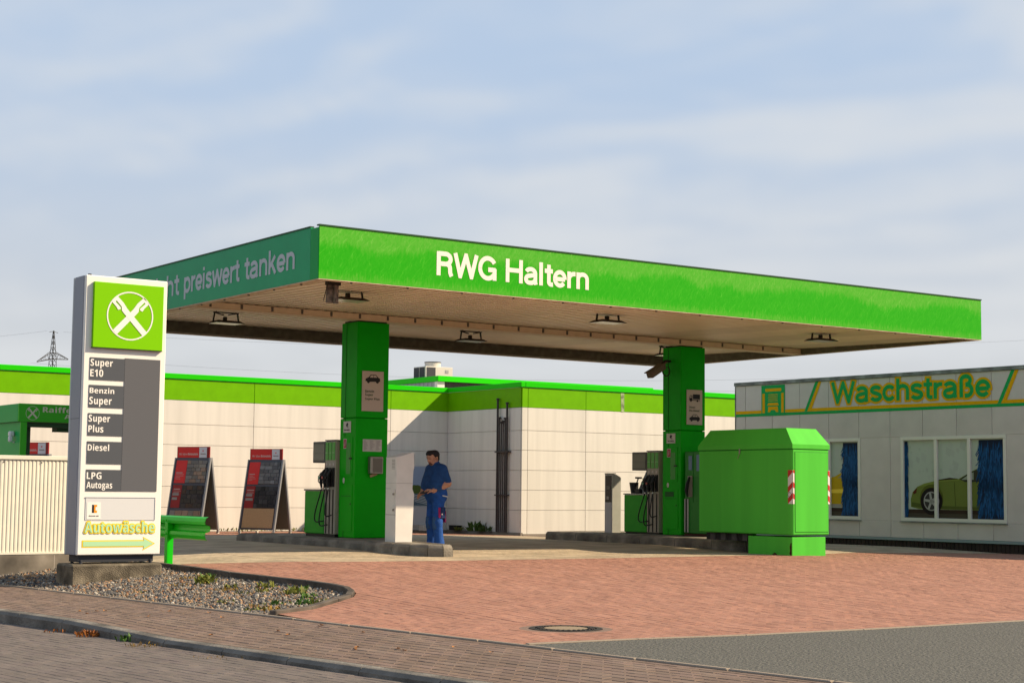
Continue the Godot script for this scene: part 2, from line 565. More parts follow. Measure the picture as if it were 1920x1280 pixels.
func weed(label: String, at: Vector3, n: int, hgt: float, spread: float, key: String, lin: Color, kind := "weed") -> void:
	var t := thing("weed", label, kind, at, 0.0, "weeds along kerbs and walls")
	var mb := MB.new()
	for i in n:
		var a := rng.randf() * TAU
		var r := sqrt(rng.randf()) * spread
		var base := Vector3(cos(a) * r, 0, sin(a) * r * 0.6)
		var lean := Vector3(rng.randf_range(-0.5, 0.5), 1, rng.randf_range(-0.5, 0.5)).normalized()
		var h := hgt * rng.randf_range(0.35, 1.0)
		var w := hgt * rng.randf_range(0.06, 0.16)
		var b := rng.randf() * TAU
		var side := Vector3(cos(b), 0, sin(b)) * w
		var tone := rng.randf_range(0.6, 1.25)
		mb.col = Color(tone, tone, tone * rng.randf_range(0.7, 1.1))
		var mid := base + lean * h * 0.6
		var tip := base + lean * h + Vector3(lean.x, -0.25, lean.z) * h * 0.4
		mb.tri(base - side * 0.3, base + side * 0.3, mid + side)
		mb.tri(base - side * 0.3, mid + side, mid - side)
		mb.tri(mid - side, mid + side, tip)
	var m := M(key, lin, 0.6)
	m.cull_mode = BaseMaterial3D.CULL_DISABLED
	m.backlight_enabled = true
	m.backlight = lin.linear_to_srgb() * 0.6
	part("leaves", mb, m, t)

# ---------------------------------------------------------------- the scene
func _ready() -> void:
	rng.seed = 20240917
	font_bold = SystemFont.new()
	font_bold.font_names = PackedStringArray(["Droid Sans"])
	font_bold.font_weight = 700
	font_plain = SystemFont.new()
	font_plain.font_names = PackedStringArray(["Droid Sans"])
	camera_sky_sun()
	ground_and_paving()
	white_building()
	wash_hall()
	canopy()
	columns()
	islands()
	price_sign()
	kiosk_and_fence()
	pumps()
	cabinet()
	terminals()
	display_boards()
	person()
	small_things()
	far_things()

func camera_sky_sun() -> void:
	var cam := Camera3D.new()
	cam.name = "camera"
	add_child(cam)
	cam.transform = Transform3D(Basis(CR, CU, -CF).orthonormalized(), CAM)
	cam.fov = rad_to_deg(2.0 * atan(640.0 / 3103.52))
	cam.near = 0.5
	cam.far = 4000.0
	cam.current = true

	var env := Environment.new()
	env.background_mode = Environment.BG_SKY
	env.tonemap_mode = Environment.TONE_MAPPER_LINEAR
	env.tonemap_exposure = 1.82
	env.background_energy_multiplier = 0.63
	env.sdfgi_enabled = true
	env.ssao_enabled = true
	env.ssil_enabled = true
	var sm := PanoramaSkyMaterial.new()
	sm.panorama = ImageTexture.create_from_image(sky_image())
	env.sky = Sky.new()
	env.sky.sky_material = sm
	var we := WorldEnvironment.new()
	we.name = "world_environment"
	we.environment = env
	add_child(we)

	var sun := DirectionalLight3D.new()
	sun.name = "sun"
	sun.light_energy = 1.36
	sun.light_angular_distance = 0.5
	sun.light_color = Color(1.0, 0.82, 0.58).linear_to_srgb()
	sun.shadow_enabled = true
	add_child(sun)
	sun.look_at_from_position(Vector3(1.18, 1.0, 0.766) * 40.0, Vector3.ZERO)

func sky_image() -> Image:
	var w := 1024
	var h := 512
	var im := Image.create_empty(w, h, false, Image.FORMAT_RGBAF)
	var f := FastNoiseLite.new()
	f.seed = 11
	f.noise_type = FastNoiseLite.TYPE_SIMPLEX_SMOOTH
	f.frequency = 1.0
	f.fractal_octaves = 5
	var g := FastNoiseLite.new()
	g.seed = 5
	g.noise_type = FastNoiseLite.TYPE_SIMPLEX_SMOOTH
	g.frequency = 1.0
	g.fractal_octaves = 3
	var zen := Color(0.25, 0.39, 0.62)
	var mid := Color(0.415, 0.52, 0.675)
	var hor := Color(0.57, 0.58, 0.585)
	for y in h:
		var e := PI * 0.5 - PI * (y + 0.5) / h
		var s := maxf(sin(e), 0.0)
		var c := hor.lerp(mid, smoothstep(0.02, 0.26, s)).lerp(zen, smoothstep(0.24, 0.95, s))
		for x in w:
			var k := c
			if e > -0.05:
				var a := TAU * (x + 0.5) / w
				var d := Vector3(sin(a) * cos(e), s, -cos(a) * cos(e))
				# thin streaked cloud on a high sheet
				var q := Vector2(d.x, d.z) / (d.y + 0.22)
				var u := q.x * 0.76 + q.y * 0.65
				var v := q.x * 0.65 - q.y * 0.76
				var n := f.get_noise_2d(u * 0.8 + g.get_noise_2d(u, v) * 0.7, v * 5.0 + u * 0.9 + 0.9 * g.get_noise_2d(u * 1.1 + 4.0, v * 1.2))
				n += 0.35 * f.get_noise_2d(u * 2.6 + 30.0, v * 13.0 + u * 3.0)
				var big := g.get_noise_2d(u * 0.55 + 9.0, v * 0.8)
				var t := smoothstep(-0.55, 0.65, n * 0.8 + big * 0.5) * 0.78
				k = c.lerp(Color(0.635, 0.655, 0.675), t * (1.0 - 0.5 * smoothstep(0.4, 1.0, s)))
			im.set_pixel(x, y, Color(k.r, k.g, k.b, 1.0))
	return im

# ---------------------------------------------------------------- ground
func ground_and_paving() -> void:
	var base := MB.new()
	var far := 1500.0
	base.quad(Vector3(-far, -0.62, far), Vector3(far, -0.62, far), Vector3(far, -0.62, -far), Vector3(-far, -0.62, -far))
	structure(part("ground", base, M("field", Color(0.10, 0.105, 0.06), 0.95, "stain", 0.06)))

	var yard := PackedVector2Array([Vector2(inner_x(-46), -46), Vector2(44, -46), Vector2(44, 16), Vector2(inner_x(16), 16)])
	structure(part("forecourt_bed", drape(yard, 1.0, gh, -0.14), M("bed", Color(0.09, 0.07, 0.055), 0.95, "grain", 1.2)))

	# concrete slab under the canopy and round to the wash hall, in cast fields
	var edge := [Vector2(-2.0, -1.35), Vector2(-1.0, -1.05), Vector2(0.4, -0.22), Vector2(2.4, 0.13), Vector2(5.0, 0.06), Vector2(7.6, -0.2), Vector2(10.4, -0.47), Vector2(13.5, -2.0), Vector2(16, -2.1), Vector2(20.4, -2.05)]
	var slab := Node3D.new()
	slab.name = "concrete_forecourt"
	add_child(slab)
	structure(slab, "pale concrete forecourt cast in fields under the canopy")
	var whole := PackedVector2Array(edge)
	whole.append_array(PackedVector2Array([Vector2(20.4, -13.0), Vector2(-9, -13.0), Vector2(-9, -4.6), Vector2(-2.4, -4.6)]))
	var cm := M("slab_concrete", Color(0.50, 0.40, 0.275), 0.85, "blotch", 0.16, 0.0, 0.2)
	var gx := [-9.0, -4.5, 0.0, 4.6, 9.2, 13.8, 20.5]
	var gz := [-13.0, -8.8, -4.6, 1.0]
	for i in gx.size() - 1:
		for k in gz.size() - 1:
			var g := 0.008
			var cell := PackedVector2Array([Vector2(gx[i] + g, gz[k] + g), Vector2(gx[i + 1] - g, gz[k] + g), Vector2(gx[i + 1] - g, gz[k + 1] - g), Vector2(gx[i] + g, gz[k + 1] - g)])
			for q in Geometry2D.intersect_polygons(whole, cell):
				var mb := drape(q, 0.6, gh, 0.0)
				var t := rng.randf_range(0.92, 1.06)
				for j in mb.c.size():
					mb.c[j] = Color(t, t, t)
				part("slab_field", mb, cm, slab)
	structure(part("slab_joint_fill", drape(whole, 1.0, gh, -0.012), M("joint", Color(0.06, 0.055, 0.05), 0.95)))

	# red block paving of the drive, with the strip along the white building
	var drive := Node3D.new()
	drive.name = "red_paving"
	add_child(drive)
	structure(drive, "red concrete block paving of the sloping drive")
	var kerb := gravel_kerb()
	var ap := PackedVector2Array()
	for p in edge:
		ap.append(p + Vector2(0, 0.012))
	ap[0] = Vector2(-1.72, -1.3)
	ap.append_array(PackedVector2Array([Vector2(20.4, 3.5), Vector2(16, 6.5), Vector2(9.5, 9.95), Vector2(3.6, 9.8), Vector2(1.0, 9.8), Vector2(-0.5, 9.68), Vector2(-1.7, 9.5), Vector2(-2.95, 9.4)]))
	var z := 9.2
	while z > 5.4:
		ap.append(Vector2(inner_x(z) + 0.07, z))
		z -= 1.0
	for i in range(kerb.size() - 1, 0, -1):
		ap.append(kerb[i] + Vector2(0.06, 0.02))
	var hole := PackedVector2Array()
	for i in 24:
		hole.append(Vector2(-1.6, 8.3) + Vector2.from_angle(TAU * i / 24) * 0.47)
	var red := []
	for t in [[0.345, 0.172, 0.115], [0.355, 0.176, 0.12], [0.338, 0.168, 0.114], [0.36, 0.183, 0.126], [0.333, 0.168, 0.116], [0.348, 0.175, 0.122], [0.318, 0.156, 0.108]]:
		red.append(Color(t[0], t[1], t[2]))
	var pm := M("paver", Color.WHITE, 0.88, "worn", 0.13, 0.0, 0.1)
	structure(part("paving_mortar", drape(ap, 0.4, gh, -0.012), M("mortar", Color(0.25, 0.135, 0.09), 0.95, "grain", 2.0)))
	lay(drive, "paving_stone", ap, PI * 0.5, 0.2, 0.1, 0.004, gh, red, pm, 300, hole)
	lay(drive, "paving_stone", PackedVector2Array([Vector2(-9, -16.98), Vector2(13.3, -16.98), Vector2(13.3, -13.44), Vector2(20.4, -13.44), Vector2(20.4, -13.02), Vector2(-9, -13.02)]), 0.0, 0.2, 0.1, 0.004, gh, red, pm, 0)
	structure(part("rear_mortar", drape(PackedVector2Array([Vector2(-9, -16.98), Vector2(20.4, -16.98), Vector2(20.4, -13.0), Vector2(-9, -13.0)]), 1.0, gh, -0.009), mats["mortar"]))

	# asphalt beside the drive
	var asphalt := PackedVector2Array([Vector2(-2.97, 9.5), Vector2(-1.7, 9.56), Vector2(-0.5, 9.74), Vector2(1.0, 9.86), Vector2(3.6, 9.86), Vector2(9.5, 10.0), Vector2(16, 6.6), Vector2(30, 6.6), Vector2(30, 16), Vector2(inner_x(16) + 0.1, 16), Vector2(inner_x(12.8) + 0.1, 12.8)])
	structure(part("asphalt_lane", drape(asphalt, 0.8, gh, -0.004), M("asphalt", Color(0.205, 0.197, 0.17), 0.9, "speckle", 0.62, 0.0, 0.6)), "grey asphalt lane with coarse chippings")
	var strip := MB.new()
	var ln := [Vector2(-2.9, 9.45), Vector2(-1.7, 9.53), Vector2(-0.5, 9.71), Vector2(1.0, 9.83), Vector2(3.6, 9.83), Vector2(9.5, 9.97)]
	for i in ln.size() - 1:
		strip.bar(on(ln[i].x, ln[i].y, -0.02), on(ln[i + 1].x, ln[i + 1].y, -0.02), 0.06, 0.05, 0.006)
	structure(part("lane_edging", strip, M("edging", Color(0.36, 0.29, 0.22), 0.9, "grain", 1.5)))

	# pavement along the street: edging, blocks, kerb
	var walk := Node3D.new()
	walk.name = "pavement"
	add_child(walk)
	structure(walk, "grey brown block pavement along the street")
	var wp := PackedVector2Array()
	z = -24.0
	while z <= 18.0:
		wp.append(Vector2(inner_x(z) - 0.04, z)); z += 1.0
	z = 18.0
	while z >= -24.0:
		wp.append(Vector2(kerb_x(z) + 0.16, z)); z -= 1.0
	var tones := []
	for t in [[0.178, 0.124, 0.093], [0.19, 0.133, 0.102], [0.168, 0.117, 0.09], [0.195, 0.14, 0.109], [0.182, 0.126, 0.099], [0.163, 0.115, 0.09]]:
		tones.append(Color(t[0], t[1], t[2]))
	lay(walk, "paving_stone", wp, atan2(1.0, 0.115), 0.24, 0.12, 0.0075, walk_h, tones, pm, 300)
	structure(part("pavement_bed", drape(wp, 0.8, walk_h, -0.011), M("walk_bed", Color(0.05, 0.042, 0.038), 0.95)))
	var em: Material = mats["edging"]
	z = -22.0
	while z < 16.0:
		var mb := MB.new()
		var y0 := -0.33 + rng.randf_range(-0.004, 0.004)
		mb.bar(Vector3(inner_x(z), y0 - 0.1, z), Vector3(inner_x(z + 0.985), y0 - 0.1, z + 0.985), 0.06, 0.2, 0.008)
		part("edging_stone", mb, em, walk)
		z += 1.0
	var km := M("kerb_concrete", Color(0.27, 0.245, 0.21), 0.85, "stain", 0.5, 0.0, 0.3)
	z = -22.0
	while z < 17.0:
		var mb := MB.new()
		var a := Vector3(kerb_x(z) + 0.08, kerb_y(z), z)
		var b := Vector3(kerb_x(z + 0.99) + 0.08, kerb_y(z + 0.99), z + 0.99)
		var side := Vector3(0.08, 0, 0)
		var prof := [[-0.08, -0.3], [-0.08, -0.035], [-0.05, -0.004], [-0.035, 0.0], [0.08, 0.0], [0.08, -0.3]]
		for i in prof.size() - 1:
			var p: Array = prof[i]
			var q: Array = prof[i + 1]
			mb.quad(a + Vector3(p[0], p[1], 0), b + Vector3(p[0], p[1], 0), b + Vector3(q[0], q[1], 0), a + Vector3(q[0], q[1], 0))
		for e in [a, b]:
			for i in range(1, prof.size() - 1):
				var o := [e + Vector3(prof[0][0], prof[0][1], 0), e + Vector3(prof[i][0], prof[i][1], 0), e + Vector3(prof[i + 1][0], prof[i + 1][1], 0)]
				if e == a: mb.tri(o[0], o[1], o[2])
				else: mb.tri(o[0], o[2], o[1])
		part("kerb_stone", mb, km, walk)
		z += 1.0
	var street := Node3D.new()
	street.name = "street"
	add_child(street)
	structure(street, "grey block paved street in front of the kerb")
	var rp := PackedVector2Array()
	z = -24.0
	while z <= 20.0:
		rp.append(Vector2(kerb_x(z) + 0.0, z)); z += 1.0
	rp.append(Vector2(-11, 20)); rp.append(Vector2(-11, -24))
	var grey := []
	for t in [[0.145, 0.119, 0.102], [0.151, 0.124, 0.107], [0.14, 0.115, 0.099], [0.155, 0.128, 0.111], [0.143, 0.117, 0.102]]:
		grey.append(Color(t[0], t[1], t[2]))
	var near := Geometry2D.intersect_polygons(rp, PackedVector2Array([Vector2(-9.6, -1), Vector2(0, -1), Vector2(0, 13.5), Vector2(-9.6, 13.5)]))
	for q in near:
		lay(street, "paving_stone", q, atan2(1.0, 0.125), 0.2, 0.1, 0.0025, road_h, grey, pm, 300)
	structure(part("street_bed", drape(PackedVector2Array([Vector2(-40, -60), Vector2(kerb_x(-60) + 0.05, -60), Vector2(kerb_x(40) + 0.05, 40), Vector2(-40, 40)]), 8.0, road_h, -0.007), M("street_far", Color(0.085, 0.07, 0.06), 0.92, "grain", 1.0)))

	# gravel bed and its kerb
	var gk := M("dark_kerb", Color(0.17, 0.14, 0.115), 0.9, "stain", 0.8)
	var gl := MB.new()
	for i in kerb.size() - 1:
		gl.bar(on(kerb[i].x, kerb[i].y, -0.08), on(kerb[i + 1].x, kerb[i + 1].y, -0.08), 0.09, 0.24, 0.01)
	structure(part("gravel_bed_kerb", gl, gk), "low dark kerb that rounds off the gravel bed")
	var bed := PackedVector2Array(kerb)
	z = 5.2
	while z > -4.2:
		bed.append(Vector2(inner_x(z) + 0.02, z)); z -= 0.8
	bed.append(Vector2(-4.6, -4.2)); bed.append(Vector2(-2.0, -4.2))
	var gf := func(x: float, zz: float) -> float: return gh(x, zz) - 0.07 + lerpk(zz, [-2.4, -0.6], [0.13, 0.0])
	structure(part("gravel_bed", drape(bed, 0.5, gf, 0.0), M("gravel_soil", Color(0.12, 0.10, 0.085), 0.95, "speckle", 3.0)))
	var rock := MB.new()
	var ico := IcoRock(7)
	for i in range(0, ico.size(), 3):
		rock.tri(ico[i], ico[i + 1], ico[i + 2])
	var mm := MultiMesh.new()
	mm.transform_format = MultiMesh.TRANSFORM_3D
	mm.use_colors = true
	mm.mesh = rock.mesh()
	var place := []
	var lo := Vector2(-4.7, -4.2)
	var hi := Vector2(-1.2, 5.4)
	while place.size() < 27000:
		var p := Vector2(rng.randf_range(lo.x, hi.x), rng.randf_range(lo.y, hi.y))
		if Geometry2D.is_point_in_polygon(p, bed):
			place.append(p)
	mm.instance_count = place.size()
	for i in place.size():
		var p: Vector2 = place[i]
		var s := rng.randf_range(0.010, 0.025) * (1.35 if rng.randf() < 0.12 else 1.0)
		var b := Basis.from_euler(Vector3(rng.randf() * TAU, rng.randf() * TAU, rng.randf() * TAU)).scaled_local(Vector3(s, s * rng.randf_range(0.5, 0.9), s * rng.randf_range(0.7, 1.2)))
		mm.set_instance_transform(i, Transform3D(b, Vector3(p.x, gf.call(p.x, p.y) + rng.randf_range(0.0, 0.035), p.y)))
		var k := rng.randf()
		var g := rng.randf_range(0.65, 1.25)
		var c := Color(0.19, 0.168, 0.14)
		if k < 0.16: c = Color(0.32, 0.20, 0.11)
		elif k < 0.24: c = Color(0.42, 0.37, 0.30)
		elif k < 0.5: c = Color(0.10, 0.097, 0.098)
		elif k < 0.56: c = Color(0.33, 0.17, 0.09)
		mm.set_instance_color(i, Color(c.r * g, c.g * g, c.b * g))
	var gi := MultiMeshInstance3D.new()
	gi.name = "gravel"
	gi.multimesh = mm
	gi.material_override = M("stone", Color.WHITE, 0.85)
	gi.set_meta("label", "loose grey and rust coloured gravel chippings round the price sign")
	gi.set_meta("category", "gravel")
	gi.set_meta("kind", "stuff")
	add_child(gi)

func IcoRock(seed_: int) -> PackedVector3Array:
	var r := RandomNumberGenerator.new()
	r.seed = seed_
	var t := (1.0 + sqrt(5.0)) / 2.0
	var vs := [Vector3(-1, t, 0), Vector3(1, t, 0), Vector3(-1, -t, 0), Vector3(1, -t, 0), Vector3(0, -1, t), Vector3(0, 1, t), Vector3(0, -1, -t), Vector3(0, 1, -t), Vector3(t, 0, -1), Vector3(t, 0, 1), Vector3(-t, 0, -1), Vector3(-t, 0, 1)]
	for i in 12:
		vs[i] = vs[i].normalized() * r.randf_range(0.75, 1.3)
	var fs := [0, 11, 5, 0, 5, 1, 0, 1, 7, 0, 7, 10, 0, 10, 11, 1, 5, 9, 5, 11, 4, 11, 10, 2, 10, 7, 6, 7, 1, 8, 3, 9, 4, 3, 4, 2, 3, 2, 6, 3, 6, 8, 3, 8, 9, 4, 9, 5, 2, 4, 11, 6, 2, 10, 8, 6, 7, 9, 8, 1]
	var o := PackedVector3Array()
	for f in fs:
		o.append(vs[f])
	return o

func gravel_kerb() -> PackedVector2Array:
	return PackedVector2Array([Vector2(-2.0, -4.2), Vector2(-1.85, -2.6), Vector2(-1.78, -1.39), Vector2(-1.8, -0.15), Vector2(-1.76, 0.98), Vector2(-1.63, 1.86), Vector2(-1.49, 2.68), Vector2(-1.43, 3.19), Vector2(-1.47, 3.62), Vector2(-1.6, 3.97), Vector2(-1.8, 4.26), Vector2(-2.09, 4.47), Vector2(-2.62, 4.8), Vector2(-3.3, 5.24)])

# ---------------------------------------------------------------- white building
# panels on a wall: o = lower left corner on the wall face, u = along the wall, outward = its normal
func wall_panels(parent: Node, o: Vector3, u: Vector3, outward: Vector3, xs: Array, ys: Array, m: Material, band: Material, band_from: int) -> void:
	var b := Basis(u, Vector3.UP, outward)
	for i in xs.size() - 1:
		for k in ys.size() - 1:
			var w: float = xs[i + 1] - xs[i] - 0.010
			var h: float = ys[k + 1] - ys[k] - 0.008
			var mb := MB.new()
			mb.xf = Transform3D(b, o + u * ((xs[i] + xs[i + 1]) * 0.5) + Vector3.UP * ((ys[k] + ys[k + 1]) * 0.5))
			var t := rng.randf_range(0.965, 1.0)
			mb.col = Color(t, t, t)
			mb.box(Vector3(0, 0, -0.02 + (0.004 if k >= band_from else 0.0)), Vector3(w, h, 0.04), 0.004)
			part("band_panel" if k >= band_from else "wall_panel", mb, band if k >= band_from else m, parent)

func white_building() -> void:
	var t := thing("station_building", "long flat white panel building with lime green band behind the canopy", "building")
	var wm := M("white_panel", Color(0.70, 0.665, 0.61), 0.6, "streak", 0.5)
	var lime := M("lime_band", Color(0.155, 0.44, 0.001), 0.45, "soft", 0.6, 0.0, 0.0, 0.2)
	var cope := M("coping_green", Color(0.018, 0.54, 0.001), 0.4, "", 1.0, 0.0, 0.0, 0.2)
	var core := M("joint_dark", Color(0.46, 0.41, 0.36), 0.9)
	var ys := [-0.1, 0.53, 1.05, 1.565, 2.085, 2.6, 3.2, 3.725]
	var node := t
	# bodies behind the panels
	var mb := MB.new()
	panel_box(mb, Vector3(-16.0, -0.3, -32.0), Vector3(13.36, 3.7, -17.06))
	panel_box(mb, Vector3(13.35, -0.3, -32.0), Vector3(26.0, 3.69, -13.53))
	part("core", mb, core, node)
	wall_panels(node, Vector3(-16, 0, -17.02), Vector3.RIGHT, Vector3.BACK, [0.0, 2.64, 6.75, 10.86, 14.97, 19.26, 23.37, 27.46, 29.32], ys, wm, lime, 6)
	wall_panels(node, Vector3(13.31, 0, -17.02), Vector3.BACK, Vector3.LEFT, [0.0, 3.51], ys, wm, lime, 6)
	wall_panels(node, Vector3(13.33, 0, -13.49), Vector3.RIGHT, Vector3.BACK, [0.0, 0.19, 2.1, 6.2, 10.3, 12.7], ys, wm, lime, 6)
	var cp := MB.new()
	panel_box(cp, Vector3(-16.1, 3.73, -17.2), Vector3(13.27, 3.862, -16.985), 0.008)
	var c1 := part("coping", cp, cope, node)
	c1.set_meta("label", "bright green coping of the recessed wall")
	cp = MB.new()
	panel_box(cp, Vector3(13.275, 3.73, -17.2), Vector3(13.42, 3.858, -13.46), 0.008)
	part("coping", cp, cope, node)
	cp = MB.new()
	panel_box(cp, Vector3(13.422, 3.73, -13.66), Vector3(26.1, 3.862, -13.455), 0.008)
	part("coping", cp, cope, node)
	var plinth := M("plinth_grey", Color(0.30, 0.27, 0.23), 0.9, "grain", 1.5)
	bx("plinth", Vector3(-16, -0.3, -17.05), Vector3(13.3, -0.06, -16.97), plinth, node)
	bx("plinth", Vector3(13.29, -0.3, -16.96), Vector3(13.36, -0.05, -13.45), plinth, node)
	bx("plinth", Vector3(13.37, -0.3, -13.52), Vector3(26, -0.08, -13.44), plinth, node)
	# a pale run-off streak on the band
	var sk := MB.new()
	sk.quad(Vector3(16.64, 3.2, -13.481), Vector3(16.74, 3.2, -13.481), Vector3(16.74, 3.71, -13.481), Vector3(16.62, 3.71, -13.481))
	part("water_streak", sk, M("streak_pale", Color(0.50, 0.62, 0.32), 0.8, "stain", 2.0), node)
	# raised roof part behind
	bx("upper_wall", Vector3(15.08, 3.6, -26.0), Vector3(23.1, 4.262, -20.22), M("dark_slate", Color(0.15, 0.14, 0.135), 0.85, "speckle", 0.35), node)
	bx("upper_side_wall", Vector3(14.9, 3.6, -26.0), Vector3(15.07, 4.262, -20.22), M("grey_sheet", Color(0.36, 0.37, 0.38), 0.5, "soft", 0.5), node)
	bx("corner_post", Vector3(14.885, 3.6, -20.215), Vector3(15.14, 4.262, -20.06), wm, node)
	for i in 24:
		bx("sheet_rib", Vector3(14.885, 3.6, -25.9 + i * 0.236), Vector3(14.899, 4.262, -25.82 + i * 0.236), mats["grey_sheet"], node)
	cp = MB.new()
	panel_box(cp, Vector3(14.86, 4.266, -20.06), Vector3(23.22, 4.432, -19.985), 0.006)
	part("upper_coping", cp, cope, node)
	cp = MB.new()
	panel_box(cp, Vector3(14.86, 4.266, -26.1), Vector3(14.93, 4.430, -20.065), 0.006)
	part("upper_coping", cp, cope, node)
	bx("upper_roof", Vector3(14.95, 4.27, -26.0), Vector3(23.2, 4.36, -20.08), mats["dark_slate"], node)

	# cooling unit on the roof
	var a := thing("cooling_unit", "white box shaped cooling unit with round fan on the flat roof", "air conditioner", Vector3(15.86, 4.36, -21.6), 0.0)
	var cream := M("cream_metal", Color(0.62, 0.58, 0.5), 0.45)
	bx("casing", Vector3(-0.5, 0, -0.6), Vector3(0.5, 0.47, 0.1), cream, a, 0.01)
	for k in 2:
		bx("side_grille", Vector3(-0.515, 0.05, -0.56 + k * 0.33), Vector3(-0.502, 0.44, -0.28 + k * 0.33), M("grille_dark", Color(0.05, 0.05, 0.055), 0.6), a)
	bx("front_grille", Vector3(-0.45, 0.05, 0.102), Vector3(-0.14, 0.44, 0.112), mats["grille_dark"], a)
	bx("badge", Vector3(0.22, 0.28, 0.102), Vector3(0.34, 0.38, 0.11), M("badge_grey", Color(0.35, 0.34, 0.32), 0.5), a)
	var fan := MB.new()
	fan.cyl(Vector3(-0.02, 0.54, -0.25), 0.25, 0.14, 24)
	part("fan_housing", fan, cream, a)
	fan = MB.new()
	fan.cyl(Vector3(-0.02, 0.622, -0.25), 0.262, 0.024, 24)
	part("fan_guard", fan, mats["grille_dark"], a)

	# vent pipes on the short wall
	var v := thing("vent_pipes", "bundle of six dark vent pipes up the shaded short white wall", "pipes", Vector3(13.24, 0, -14.25))
	var pm := M("pipe_dark", Color(0.05, 0.042, 0.042), 0.5)
	var tops := [3.42, 2.92, 2.80, 2.83, 2.9, 3.3]
	for i in 6:
		var p := MB.new()
		var zz := -0.225 + i * 0.087
		p.rod(Vector3(0, -0.05, zz), Vector3(0, tops[i], zz), 0.03 if i in [0, 5] else 0.019, 10)
		var o := part("pipe", p, pm, v)
		var cap := MB.new()
		cap.rod(Vector3(0, tops[i], zz), Vector3(0, tops[i] + 0.05, zz), 0.045, 10)
		part("vent_cap", cap, pm, o)
	bx("bracket", Vector3(-0.05, 2.03, -0.28), Vector3(0.06, 2.07, 0.32), pm, v)
	bx("bracket", Vector3(-0.05, 0.9, -0.28), Vector3(0.06, 0.93, 0.26), pm, v)

